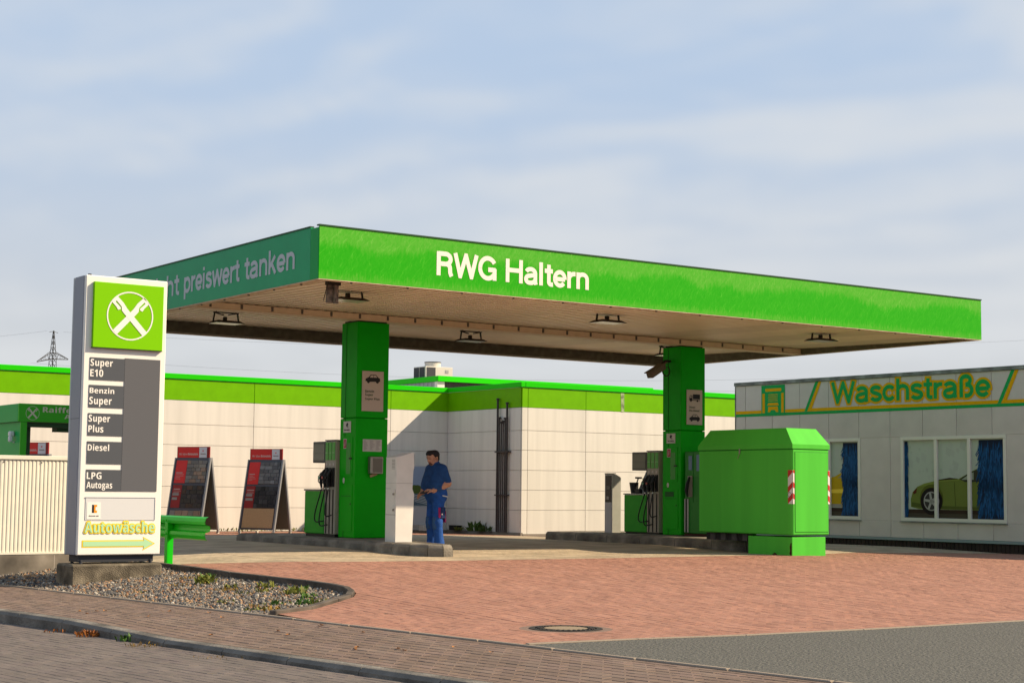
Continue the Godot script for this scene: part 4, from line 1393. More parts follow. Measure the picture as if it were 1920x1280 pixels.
# ---------------------------------------------------------------- columns and what hangs on them
func columns() -> void:
	var gm := M("column_green", Color(0.002, 0.42, 0.002), 0.42, "soft", 0.4, 0.0, 0.0, 0.22)
	var line := M("seam_green", Color(0.006, 0.10, 0.008), 0.6)
	for i in 2:
		var x: float = [3.51, 11.39][i]
		var y := 0.135
		var t := thing("canopy_column", ["square green clad canopy column beside the white payment terminal", "square green clad canopy column behind the big green cabinet"][i], "column", Vector3(x + 0.34, y, -5.25), 0.0, "green canopy columns")
		bx("upper_cladding", Vector3(-0.34, 2.21, -0.3), Vector3(0.34, 3.985, 0.3), gm, t, 0.012)
		bx("lower_cladding", Vector3(-0.34, 0.0, -0.3), Vector3(0.34, 2.2, 0.3), gm, t, 0.012)
		bx("inner_shaft", Vector3(-0.3, 2.15, -0.26), Vector3(0.3, 2.26, 0.26), line, t)
		bx("collar", Vector3(-0.3, 3.986, -0.26), Vector3(0.3, 4.02, 0.26), M("fitting_dark", Color(0.03, 0.025, 0.02), 0.6), t)
		bx("corner_bead", Vector3(-0.346, 0.01, -0.115), Vector3(-0.339, 3.97, -0.105), line, t)
		# hatches on the street face
		var d := bx("extinguisher_hatch", Vector3(-0.348, 1.12, -0.23), Vector3(-0.3395, 1.86, 0.19), gm, t, 0.003)
		bx("inner_panel", Vector3(-0.352, 1.17, -0.03), Vector3(-0.3485, 1.74, 0.13), M("hatch_pale", Color(0.05, 0.30, 0.04), 0.4), d)
		bx("handle", Vector3(-0.37, 1.44, 0.1), Vector3(-0.3485, 1.47, 0.19), mats["fitting_dark"], d)
		bx("warning_label", Vector3(-0.352, 1.64, -0.14), Vector3(-0.3485, 1.82, -0.02), M("label_white", Color(0.55, 0.42, 0.42), 0.5), d)
		var fx := MB.new()
		fx.xf = Transform3D(FACE_W, Vector3(-0.354, 1.73, -0.08))
		fx.prism(PackedVector2Array([Vector2(-0.045, -0.075), Vector2(0.045, -0.075), Vector2(0.045, 0.075), Vector2(-0.045, 0.075)]), 0.0)
		part("warning_print", fx, M("label_red", Color(0.42, 0.03, 0.05), 0.5), d)
		fx = MB.new()
		fx.xf = Transform3D(FACE_W, Vector3(-0.356, 1.73, -0.08))
		fx.prism(PackedVector2Array([Vector2(-0.012, -0.05), Vector2(0.014, -0.05), Vector2(0.022, 0.05), Vector2(-0.004, 0.05)]), 0.0)
		part("warning_print", fx, mats["label_white"], d)
		var dl := bx("lower_door", Vector3(-0.348, 0.12, -0.25), Vector3(-0.3395, 0.98, 0.21), gm, t, 0.003)
		bx("panel_line", Vector3(-0.35, 0.76, -0.2), Vector3(-0.3485, 0.77, 0.17), line, dl)
		var kn := MB.new()
		kn.cyl(Vector3(-0.352, 0.62, 0.16), 0.014, 0.014, 10, Vector3.LEFT)
		part("lock", kn, mats["fitting_dark"], dl)
		kn = MB.new()
		kn.ellipsoid(Vector3(-0.343, 1.05, -0.12), Vector3(0.012, 0.055, 0.035), 12, 8)
		part("oval_tag", kn, M("tag_white", Color(0.6, 0.58, 0.5), 0.5), t)
		if i == 1:
			bx("card_slot", Vector3(-0.352, 0.80, -0.2), Vector3(-0.3485, 0.91, 0.08), line, dl)
		# sticker
		var st := thing("pump_sticker", ["small white notice on the left column above its hatch", "small white notice on the right column above its hatch"][i], "notice", Vector3(x - 0.004, 2.07, -5.27))
		bx("plate", Vector3(-0.004, 0, -0.14), Vector3(0, 0.21, 0.14), M("plate_white", Color(0.60, 0.56, 0.50), 0.5), st)
		var pic := MB.new()
		pic.xf = Transform3D(FACE_W, Vector3(-0.006, 0.13, 0))
		pic.prism(PackedVector2Array([Vector2(-0.04, 0.01), Vector2(0.0, 0.055), Vector2(0.045, 0.03), Vector2(0.01, -0.03), Vector2(-0.02, -0.02)]), 0.0)
		pic.prism(PackedVector2Array([Vector2(0.02, -0.02), Vector2(0.05, -0.02), Vector2(0.03, -0.05)]), 0.0)
		part("pictogram", pic, M("ink", Color(0.02, 0.02, 0.02), 0.6), st)
		lettering("lettering", "Motor abstellen", Transform3D(FACE_W, Vector3(-0.005, 0.035, -0.1)), 0.2, 0.03, mats["ink"], st, 0.001)
		# big fuel sign on the front face
		var s := thing("fuel_sign", ["white sign with one car and Benzin Super Super Plus on the column", "white sign with truck and car and Diesel Bio-Diesel on the column"][i], "sign", Vector3(x + 0.1 + (0.04 if i else 0.0), 2.465, -4.946), 0.0, "fuel pictogram signs on the columns")
		var sw := 0.46 if i == 0 else 0.44
		bx("plate", Vector3(0, 0, 0), Vector3(sw, 0.745, 0.02), M("sign_plate", Color(0.52, 0.44, 0.38), 0.5), s, 0.004)
		var ink := MB.new()
		var win := MB.new()
		if i == 0:
			ink.xf = Transform3D(Basis.IDENTITY, Vector3(0.065, 0.52, 0.022))
			win.xf = Transform3D(Basis.IDENTITY, Vector3(0.065, 0.52, 0.0235))
			car_icon(ink, win, 0.32)
			lettering("lettering", "Benzin", Transform3D(Basis.IDENTITY, Vector3(0.065, 0.345, 0.021)), 0.19, 0.05, M("ink_green", Color(0.05, 0.085, 0.05), 0.6), s, 0.002)
			lettering("lettering", "Super", Transform3D(Basis.IDENTITY, Vector3(0.065, 0.27, 0.021)), 0.17, 0.058, mats["ink_green"], s, 0.002)
			lettering("lettering", "Super Plus", Transform3D(Basis.IDENTITY, Vector3(0.065, 0.195, 0.021)), 0.31, 0.058, mats["ink_green"], s, 0.002)
		else:
			ink.xf = Transform3D(Basis.IDENTITY, Vector3(0.07, 0.07, 0.022))
			win.xf = Transform3D(Basis.IDENTITY, Vector3(0.07, 0.07, 0.0235))
			car_icon(ink, win, 0.3)
			ink.xf = Transform3D(Basis.IDENTITY, Vector3(0.07, 0.5, 0.022))
			ink.prism(PackedVector2Array([Vector2(0.1, 0.045), Vector2(0.3, 0.045), Vector2(0.3, 0.15), Vector2(0.1, 0.15)]), 0.0)
			ink.prism(PackedVector2Array([Vector2(0.0, 0.015), Vector2(0.3, 0.015), Vector2(0.3, 0.03), Vector2(0.085, 0.03), Vector2(0.085, 0.125), Vector2(0.02, 0.125), Vector2(0.0, 0.07)]), 0.0)
			win.xf = Transform3D(Basis.IDENTITY, Vector3(0.07, 0.5, 0.0235))
			win.prism(PackedVector2Array([Vector2(0.012, 0.07), Vector2(0.06, 0.07), Vector2(0.06, 0.11), Vector2(0.028, 0.11)]), 0.0)
			ink.xf = Transform3D(Basis.IDENTITY, Vector3(0.07, 0.5, 0.0227))
			for xw in [0.045, 0.225]:
				var c := PackedVector2Array()
				for a in 14: c.append(Vector2(xw, 0.012) + Vector2.from_angle(TAU * a / 14) * 0.025)
				ink.prism(c, 0.0)
			lettering("lettering", "Diesel", Transform3D(Basis.IDENTITY, Vector3(0.07, 0.35, 0.021)), 0.16, 0.045, mats["ink_green"], s, 0.002)
			lettering("lettering", "Bio-Diesel", Transform3D(Basis.IDENTITY, Vector3(0.07, 0.28, 0.021)), 0.28, 0.045, mats["ink_green"], s, 0.002)
		part("pictogram", ink, mats["ink"], s)
		part("pictogram_windows", win, mats["sign_plate"], s)
	# price notice and towel dispenser on the left column
	var n := thing("notice_sheet", "white notice sheet in three columns above the metal dispenser", "notice", Vector3(3.655, 1.722, -4.946))
	for k in 3:
		bx("sheet", Vector3(k * 0.136, 0, 0), Vector3(k * 0.136 + 0.133, 0.225, 0.004), M("paper", Color(0.55, 0.53, 0.5), 0.7), n)
		var ink := MB.new()
		for r in 12:
			ink.xf = Transform3D(Basis.IDENTITY, Vector3(k * 0.136 + 0.015, 0.2 - r * 0.0155, 0.006))
			var w := rng.randf_range(0.04, 0.1)
			ink.prism(PackedVector2Array([Vector2(0, 0), Vector2(w, 0), Vector2(w, 0.005), Vector2(0, 0.005)]), 0.0)
		part("print", ink, M("print_grey", Color(0.22, 0.2, 0.2), 0.7), n)
	var p := thing("towel_dispenser", "brushed metal towel dispenser on the front of the left column", "dispenser", Vector3(3.77, 1.31, -4.948))
	bx("box", Vector3(0, 0, 0), Vector3(0.27, 0.32, 0.11), M("brushed", Color(0.42, 0.37, 0.31), 0.35, "grain", 2.0, 0.7), p, 0.012)
	bx("window", Vector3(0.05, 0.03, 0.111), Vector3(0.25, 0.29, 0.116), M("smoked", Color(0.17, 0.15, 0.12), 0.25), p)
	var tw := MB.new()
	tw.box(Vector3(0.1, -0.02, 0.05), Vector3(0.16, 0.05, 0.03), 0.01, Basis(Vector3.BACK, 0.35))
	part("towel", tw, M("towel", Color(0.40, 0.25, 0.14), 0.9), p)
	# camera on the right column
	var c := thing("security_camera", "weathered security camera in a tilted housing beside the right column", "camera", Vector3(11.385, 3.72, -5.3))
	var cm := M("camera_housing", Color(0.22, 0.17, 0.13), 0.6, "grain", 3.0)
	var mb := MB.new()
	mb.bar(Vector3(-0.2, -0.01, 0), Vector3(-0.66, -0.24, 0.1), 0.16, 0.13, 0.012)
	part("housing", mb, cm, c)
	mb = MB.new()
	mb.bar(Vector3(-0.16, 0.07, 0), Vector3(-0.72, -0.19, 0.11), 0.19, 0.02, 0.004)
	part("sun_shield", mb, cm, c)
	mb = MB.new()
	mb.tube(PackedVector3Array([Vector3(0.0, 0.1, 0), Vector3(-0.14, 0.1, 0), Vector3(-0.24, 0.02, 0.0)]), PackedFloat32Array([0.03]), 8)
	part("arm", mb, mats["fitting_dark"], c)
	mb = MB.new()
	var loop := PackedVector3Array()
	for i in 12:
		var a := PI * 0.9 + i * 0.42
		loop.append(Vector3(-0.13 + cos(a) * 0.1, -0.12 + sin(a) * 0.1, 0.02))
	mb.tube(loop, PackedFloat32Array([0.013]), 6)
	part("cable", mb, mats["fitting_dark"], c)

# ---------------------------------------------------------------- islands
func islands() -> void:
	var sm := M("island_stone", Color(0.34, 0.30, 0.245), 0.9, "stain", 0.6, 0.0, 0.4)
	var top := M("island_top", Color(0.38, 0.34, 0.28), 0.9, "stain", 0.4)
	var outl := [
		[Vector2(2.75, -8.3), Vector2(2.75, -7.2), Vector2(2.75, -6.2), Vector2(2.75, -5.2), Vector2(2.75, -4.2), Vector2(2.75, -3.3), Vector2(2.74, -2.35), Vector2(2.72, -1.75), Vector2(2.80, -1.3), Vector2(3.0, -1.12), Vector2(3.22, -1.16), Vector2(3.4, -1.45), Vector2(3.56, -2.4), Vector2(3.75, -3.3), Vector2(4.15, -4.2), Vector2(4.35, -5.2), Vector2(4.35, -6.2), Vector2(4.35, -7.2), Vector2(4.3, -8.3), Vector2(3.5, -8.6)],
		[Vector2(10.3, -8.3), Vector2(10.3, -7.2), Vector2(10.3, -6.1), Vector2(10.3, -5.0), Vector2(10.3, -3.9), Vector2(10.3, -2.8), Vector2(10.3, -1.8), Vector2(10.42, -1.3), Vector2(10.75, -1.05), Vector2(11.15, -1.2), Vector2(11.6, -2.1), Vector2(12.05, -3.2), Vector2(12.4, -4.3), Vector2(12.5, -5.4), Vector2(12.5, -6.5), Vector2(12.5, -7.6), Vector2(12.2, -8.4), Vector2(11.2, -8.6)]]
	for k in 2:
		var pts: Array = outl[k]
		var y1 := 0.135
		var t := thing("pump_island", ["raised concrete pump island with a rounded sunlit nose before the terminal", "raised concrete pump island under the big green cabinet"][k], "island", Vector3(pts[0].x, 0, -5), 0.0, "concrete pump islands")
		var off := -t.position
		var poly := PackedVector2Array()
		for p in pts: poly.append(p)
		var inner: Array = Geometry2D.offset_polygon(poly, -0.17)
		var flat := func(_x: float, _z: float) -> float: return y1 - 0.006
		var tp := part("island_top", drape(inner[0], 0.8, flat, 0.0), top, t)
		tp.position = off
		for i in pts.size():
			var a: Vector2 = pts[i]
			var b: Vector2 = pts[(i + 1) % pts.size()]
			var prev: Vector2 = pts[(i - 1 + pts.size()) % pts.size()]
			var next: Vector2 = pts[(i + 2) % pts.size()]
			var na := _inward(prev, a, b)
			var nb := _inward(a, b, next)
			var e := (b - a).normalized() * 0.006
			var mb := MB.new()
			var prof := [[0.0, -0.2], [0.015, y1 - 0.05], [0.035, y1 - 0.015], [0.06, y1], [0.19, y1 + 0.001], [0.19, -0.2]]
			for j in prof.size() - 1:
				var f := func(q: Vector2, n: Vector2, pr: Array) -> Vector3: return Vector3(q.x + n.x * pr[0], pr[1], q.y + n.y * pr[0])
				var p0: Vector3 = f.call(a + e, na, prof[j])
				var p1: Vector3 = f.call(b - e, nb, prof[j])
				var p2: Vector3 = f.call(b - e, nb, prof[j + 1])
				var p3: Vector3 = f.call(a + e, na, prof[j + 1])
				mb.quad(p0, p1, p2, p3)
				var c0: Vector3 = f.call(a + e, na, prof[5])
				var c1: Vector3 = f.call(b - e, nb, prof[5])
				mb.tri(c0, p0, p3)
				mb.tri(c1, p2, p1)
			var tone := rng.randf_range(0.9, 1.05)
			for j in mb.c.size(): mb.c[j] = Color(tone, tone, tone)
			var o := part("kerb_stone", mb, sm, t)
			o.position = off

func _inward(p: Vector2, q: Vector2, r: Vector2) -> Vector2:   # outlines run with their inside on the left of (x, z)
	var a := (q - p).normalized()
	var b := (r - q).normalized()
	var n := (Vector2(-a.y, a.x) + Vector2(-b.y, b.x)).normalized()
	return -n

# ---------------------------------------------------------------- price sign
func price_sign() -> void:
	var t := thing("price_sign", "tall white fuel price sign with green emblem panel and grey price field", "price sign", Vector3(-2.869, -0.247, -0.28))
	t.scale = Vector3.ONE * 0.9597
	var white := M("sign_white", Color(0.80, 0.77, 0.71), 0.38)
	var side := M("sign_side", Color(0.235, 0.245, 0.29), 0.45)
	var dark := M("sign_dark", Color(0.035, 0.037, 0.045), 0.6)
	bx("concrete_footing", Vector3(-0.73, -0.2, -0.52), Vector3(0.63, 0.225, 0.10), M("footing_old", Color(0.27, 0.225, 0.16), 0.92, "stain", 1.2, 0.0, 0.8), t, 0.025)
	bx("base_frame", Vector3(-0.58, 0.25, -0.42), Vector3(0.55, 0.349, -0.06), dark, t)
	for x in [-0.6, 0.45]:
		for z in [-0.4, -0.06]:
			var b := MB.new()
			b.cyl(Vector3(x + 0.06, 0.25, z), 0.025, 0.06, 8)
			part("anchor_bolt", b, dark, t)
	bx("front_shell", Vector3(-0.622, 0.35, -0.2), Vector3(0.629, 4.355, 0.0), white, t, 0.012)
	bx("side_cover", Vector3(-0.632, 0.352, -0.415), Vector3(-0.58, 4.35, -0.06), side, t, 0.004)
	bx("rear_shell", Vector3(-0.622, 0.35, -0.51), Vector3(0.629, 4.355, -0.462), M("sign_rear", Color(0.45, 0.47, 0.48), 0.45), t, 0.008)
	bx("core", Vector3(-0.57, 0.36, -0.46), Vector3(0.6, 4.34, -0.21), dark, t)
	bx("side_seam", Vector3(-0.634, 2.29, -0.41), Vector3(-0.6315, 2.296, -0.065), dark, t)
	var ring := MB.new()
	ring.tube(PackedVector3Array([Vector3(-0.5, 4.35, -0.25), Vector3(-0.49, 4.4, -0.25), Vector3(-0.46, 4.4, -0.25), Vector3(-0.45, 4.35, -0.25)]), PackedFloat32Array([0.012]), 6)
	part("lifting_eye", ring, dark, t)
	var lime := M("emblem_lime", Color(0.19, 0.52, 0.001), 0.42, "", 1.0, 0.0, 0.0, 0.2)
	var ep := part("emblem_panel", _box(Vector3(-0.516, 3.312, 0.002), Vector3(0.55, 4.262, 0.06), 0.006), lime, t)
	bx("emblem_rim", Vector3(-0.522, 3.305, 0.003), Vector3(0.556, 3.3115, 0.055), dark, ep)
	emblem("emblem", Transform3D(Basis.IDENTITY, Vector3(0.035, 3.795, 0.0605)), 0.355, white, t)
	# price field
	var glass := M("price_glass", Color(0.085, 0.09, 0.10), 0.16)
	bx("price_field", Vector3(0.0, 1.262, 0.002), Vector3(0.545, 3.182, 0.010), M("price_grey", Color(0.10, 0.102, 0.112), 0.7), t)
	var rows := [[2.55, 2.87, "Super", "E10", 0.335, 0.195], [2.153, 2.475, "Benzin", "Super", 0.37, 0.335], [1.75, 2.07, "Super", "Plus", 0.32, 0.225], [1.347, 1.667, "Diesel", "", 0.32, 0.0], [0.96, 1.265, "LPG", "Autogas", 0.22, 0.385]]
	for r in rows:
		var a: float = r[0] + 0.3
		var b: float = r[1] + 0.3
		var p := part("name_field", _box(Vector3(-0.525, a, 0.002), Vector3(-0.003, b, 0.009)), glass, t)
		var hh := 0.112 if r[2] != "Benzin" else 0.098
		var drop := 0.045 if r[2] in ["Super", "Benzin"] else 0.06
		var desc := 0.035 if r[2] == "Super" else 0.0
		lettering("lettering", r[2], Transform3D(Basis.IDENTITY, Vector3(-0.52, b - drop - 0.105 - desc + 0.03, 0.011)), r[4], hh + desc - 0.015, white, p, 0.002)
		if r[3] != "":
			var d2 := 0.035 if r[3] in ["Super", "Autogas"] else 0.0
			lettering("lettering", r[3], Transform3D(Basis.IDENTITY, Vector3(-0.52, a + 0.035 - d2 + 0.01, 0.011)), r[5], (0.085 if r[3] == "Autogas" else 0.105) + d2, white, p, 0.002)
	# payment logo field
	var ef := part("logo_field", _box(Vector3(-0.52, 0.845, 0.002), Vector3(0.522, 1.163, 0.008)), M("logo_field_white", Color(0.62, 0.62, 0.62), 0.35), t)
	bx("logo_rim", Vector3(-0.53, 1.163, 0.001), Vector3(0.53, 1.172, 0.012), side, ef)
	bx("logo_rim", Vector3(0.522, 0.845, 0.001), Vector3(0.53, 1.1625, 0.012), side, ef)
	bx("logo_card", Vector3(-0.50, 0.86, 0.0085), Vector3(-0.295, 1.10, 0.011), white, ef)
	var ink := M("ink", Color(0.02, 0.02, 0.02), 0.6)
	var orange := M("ec_orange", Color(0.80, 0.28, 0.01), 0.5)
	bx("logo_mark", Vector3(-0.425, 0.95, 0.0112), Vector3(-0.395, 1.065, 0.0125), ink, ef)
	bx("logo_mark", Vector3(-0.394, 1.035, 0.0112), Vector3(-0.35, 1.065, 0.0125), orange, ef)
	bx("logo_mark", Vector3(-0.394, 0.985, 0.0112), Vector3(-0.372, 1.0345, 0.0125), orange, ef)
	bx("logo_mark", Vector3(-0.394, 0.95, 0.0112), Vector3(-0.35, 0.9845, 0.0125), orange, ef)
	lettering("lettering", "electronic cash", Transform3D(Basis.IDENTITY, Vector3(-0.47, 0.895, 0.0112)), 0.145, 0.024, ink, ef, 0.001)
	var mint := M("mint", Color(0.40, 0.66, 0.38), 0.5)
	var yellow := M("sign_yellow", Color(0.83, 0.60, 0.01), 0.5)
	bordered("Autowäsche", Transform3D(Basis.IDENTITY, Vector3(-0.525, 0.665, 0.002)), 1.055, 0.16, 0.017, mint, yellow, t)
	for k in 2:
		var g := 0.016 if k == 0 else 0.0
		var mb := MB.new()
		mb.xf = Transform3D(Basis.IDENTITY, Vector3(0, 0, 0.003 + 0.003 * k))
		mb.prism(PackedVector2Array([Vector2(-0.555 + (0.0 if k == 0 else 0.018), 0.475 - g), Vector2(0.375, 0.475 - g), Vector2(0.375 if k == 1 else 0.36, 0.435 - g * 1.6), Vector2(0.52 + g * 1.8, 0.508), Vector2(0.375 if k == 1 else 0.36, 0.582 + g * 1.6), Vector2(0.375, 0.545 + g), Vector2(-0.555 + (0.0 if k == 0 else 0.018), 0.545 + g)]), 0.0)
		part(["arrow_border", "arrow"][k], mb, [yellow, mint][k], t)

	# crash rail
	var rl := thing("guard_rail", "bright green steel guard rail on a post beside the price sign", "guard rail", Vector3(-1.6, -0.13, -1.4))
	var gr := M("rail_green", Color(0.01, 0.50, 0.008), 0.32, "", 1.0, 0.0, 0.0, 0.3)
	var b := MB.new()
	var prof := [[0.0, 0.74], [0.035, 0.72], [0.05, 0.67], [0.045, 0.63], [-0.025, 0.61], [-0.03, 0.57], [-0.025, 0.535], [0.045, 0.515], [0.05, 0.47], [0.035, 0.425], [0.0, 0.405]]
	var z0 := -2.6
	var z1 := 1.3
	for i in prof.size() - 1:
		var p: Array = prof[i]
		var q: Array = prof[i + 1]
		for s in 2:
			var d := -0.02 - s * 0.006
			var pts := [Vector3(-p[0] + d, p[1], z0), Vector3(-p[0] + d, p[1], z1), Vector3(-q[0] + d, q[1], z1), Vector3(-q[0] + d, q[1], z0)]
			if s == 0: b.quad(pts[0], pts[1], pts[2], pts[3])
			else: b.quad(pts[3], pts[2], pts[1], pts[0])
	part("rail", b, gr, rl)
	b = MB.new()
	panel_box(b, Vector3(-0.095, 0.0, -0.05), Vector3(-0.08, 0.64, 0.05), 0.003)
	panel_box(b, Vector3(-0.08, 0.0, 0.035), Vector3(0.0, 0.64, 0.05), 0.003)
	panel_box(b, Vector3(-0.08, 0.0, -0.05), Vector3(0.0, 0.64, -0.035), 0.003)
	part("post", b, gr, rl)
	bx("foot_plate", Vector3(-0.16, -0.01, -0.12), Vector3(0.1, 0.012, 0.12), gr, rl, 0.003)
	b = MB.new()
	for y in [0.47, 0.67]:
		b.cyl(Vector3(-0.1, y, 0.0), 0.014, 0.02, 8, Vector3.RIGHT)
	part("bolt", b, gr, rl)

# ---------------------------------------------------------------- pumps
func pump(t: Node3D, second: bool) -> void:
	var green := M("pump_green", Color(0.035, 0.36, 0.025), 0.42, "soft", 0.8, 0.0, 0.0, 0.22)
	var cream := M("pump_cream", Color(0.42, 0.37, 0.29), 0.5, "soft", 1.0)
	var black := M("pump_black", Color(0.012, 0.012, 0.013), 0.45)
	var grey := M("pump_grey", Color(0.10, 0.095, 0.088), 0.5)
	bx("cabinet", Vector3(0.02, 0.05, -1.17), Vector3(0.72, 0.855, -0.405), green, t, 0.012)
	bx("cabinet_lid", Vector3(0.0, 0.857, -1.18), Vector3(0.74, 0.885, -0.402), M("lid_grey", Color(0.30, 0.30, 0.29), 0.5) if second else grey, t, 0.006)
	bx("plinth", Vector3(0.05, -0.02, -1.15), Vector3(0.7, 0.048, -0.02), black, t)
	bx("tower", Vector3(0.03, 0.05, -0.4), Vector3(0.72, 1.79, 0.0), cream, t, 0.01)
	bx("tower_cap", Vector3(0.02, 1.791, -0.405), Vector3(0.73, 1.81, 0.0), grey, t)
	for i in 3:
		var z := -0.385 + i * 0.13
		bx("grade_label", Vector3(0.016, 1.43, z + 0.012), Vector3(0.029, 1.765, z + 0.113), M("label_green", Color(0.10, 0.40, 0.07), 0.4), t, 0.003)
		var st := bx("grade_strip", Vector3(0.012, 1.56, z + 0.014), Vector3(0.0155, 1.575, z + 0.111), M("label_pale", Color(0.30, 0.48, 0.24), 0.5), t)
		st.name = String(st.name)
		var badge := MB.new()
		badge.cyl(Vector3(0.026, 1.35, z + 0.06), 0.026, 0.012, 14, Vector3.LEFT)
		part("grade_badge", badge, M("badge_white", Color(0.55, 0.5, 0.47), 0.5), t)
		bx("nozzle_boot", Vector3(0.0, 0.93, z + 0.02), Vector3(0.029, 1.29, z + 0.108), black, t, 0.008)
		bx("hose_slot", Vector3(0.022, 0.06, z + 0.04), Vector3(0.0292, 0.88, z + 0.075), black, t)
		var n := MB.new()
		n.tube(PackedVector3Array([Vector3(-0.02, 1.26, z + 0.065), Vector3(-0.05, 1.2, z + 0.05), Vector3(-0.075, 1.1, z + 0.02), Vector3(-0.07, 1.0, z + 0.02), Vector3(-0.06, 0.9, z + 0.03)]), PackedFloat32Array([0.014, 0.028, 0.036, 0.03, 0.018]), 10)
		n.tube(PackedVector3Array([Vector3(-0.07, 1.2, z + 0.02), Vector3(-0.09, 1.12, z - 0.05), Vector3(-0.085, 1.03, z - 0.06), Vector3(-0.07, 0.99, z - 0.01)]), PackedFloat32Array([0.01]), 6)
		part("nozzle", n, black, t)
		n = MB.new()
		n.cyl(Vector3(-0.118, 1.1, z + 0.02), 0.026, 0.012, 12, Vector3.LEFT)
		part("nozzle_disc", n, [M("disc_green", Color(0.2, 0.38, 0.25), 0.5), M("disc_red", Color(0.45, 0.12, 0.10), 0.5), black][i], t)
		n = MB.new()
		n.cyl(Vector3(-0.06, 0.9, z + 0.03), 0.02, 0.03, 10)
		part("hose_collar", n, M("chrome", Color(0.5, 0.48, 0.45), 0.25, "", 1.0, 0.8), t)
		var hose := PackedVector3Array()
		var bulge: float = [-0.2, -0.15, -0.06][i]
		var low: float = [0.27, 0.2, 0.38][i]
		for k in 17:
			var u := k / 16.0
			var y := 0.9 - (0.9 - low) * (1.0 - pow(1.0 - minf(u * 1.35, 1.0), 2.0)) + (maxf(u - 0.74, 0.0) * 0.1)
			var zz := z + 0.03 + bulge * sin(PI * minf(u * 0.95, 1.0)) + 0.14 * u * u
			hose.append(Vector3(-0.06 - 0.05 * sin(PI * u), y, zz))
		n = MB.new()
		n.tube(hose, PackedFloat32Array([0.0125]), 8)
		part("hose", n, black, t)
	# display head on its slanted arm
	var hd := part("display_head", _box(Vector3(0.06, 1.385, -0.95), Vector3(0.3, 1.785, -0.44), 0.01), grey, t)
	bx("screen", Vector3(0.054, 1.43, -0.905), Vector3(0.0595, 1.74, -0.485), M("screen_grey", Color(0.16, 0.165, 0.13), 0.2), hd)
	bx("screen_line", Vector3(0.050, 1.565, -0.9), Vector3(0.0535, 1.57, -0.49), grey, hd)
	var arm := MB.new()
	arm.xf = Transform3D(FACE_W, Vector3(0.08, 0, 0))
	if second:
		arm.prism(PackedVector2Array([Vector2(-0.8, 0.886), Vector2(-0.7, 0.886), Vector2(-0.41, 1.25), Vector2(-0.41, 1.384), Vector2(-0.47, 1.384)]), 0.12)
		part("display_arm", arm, M("arm_blue", Color(0.12, 0.14, 0.16), 0.5), t)
	else:
		arm.prism(PackedVector2Array([Vector2(-0.56, 0.886), Vector2(-0.41, 0.886), Vector2(-0.41, 1.384), Vector2(-0.5, 1.384)]), 0.12)
		part("display_arm", arm, M("arm_red", Color(0.22, 0.025, 0.03), 0.5), t)

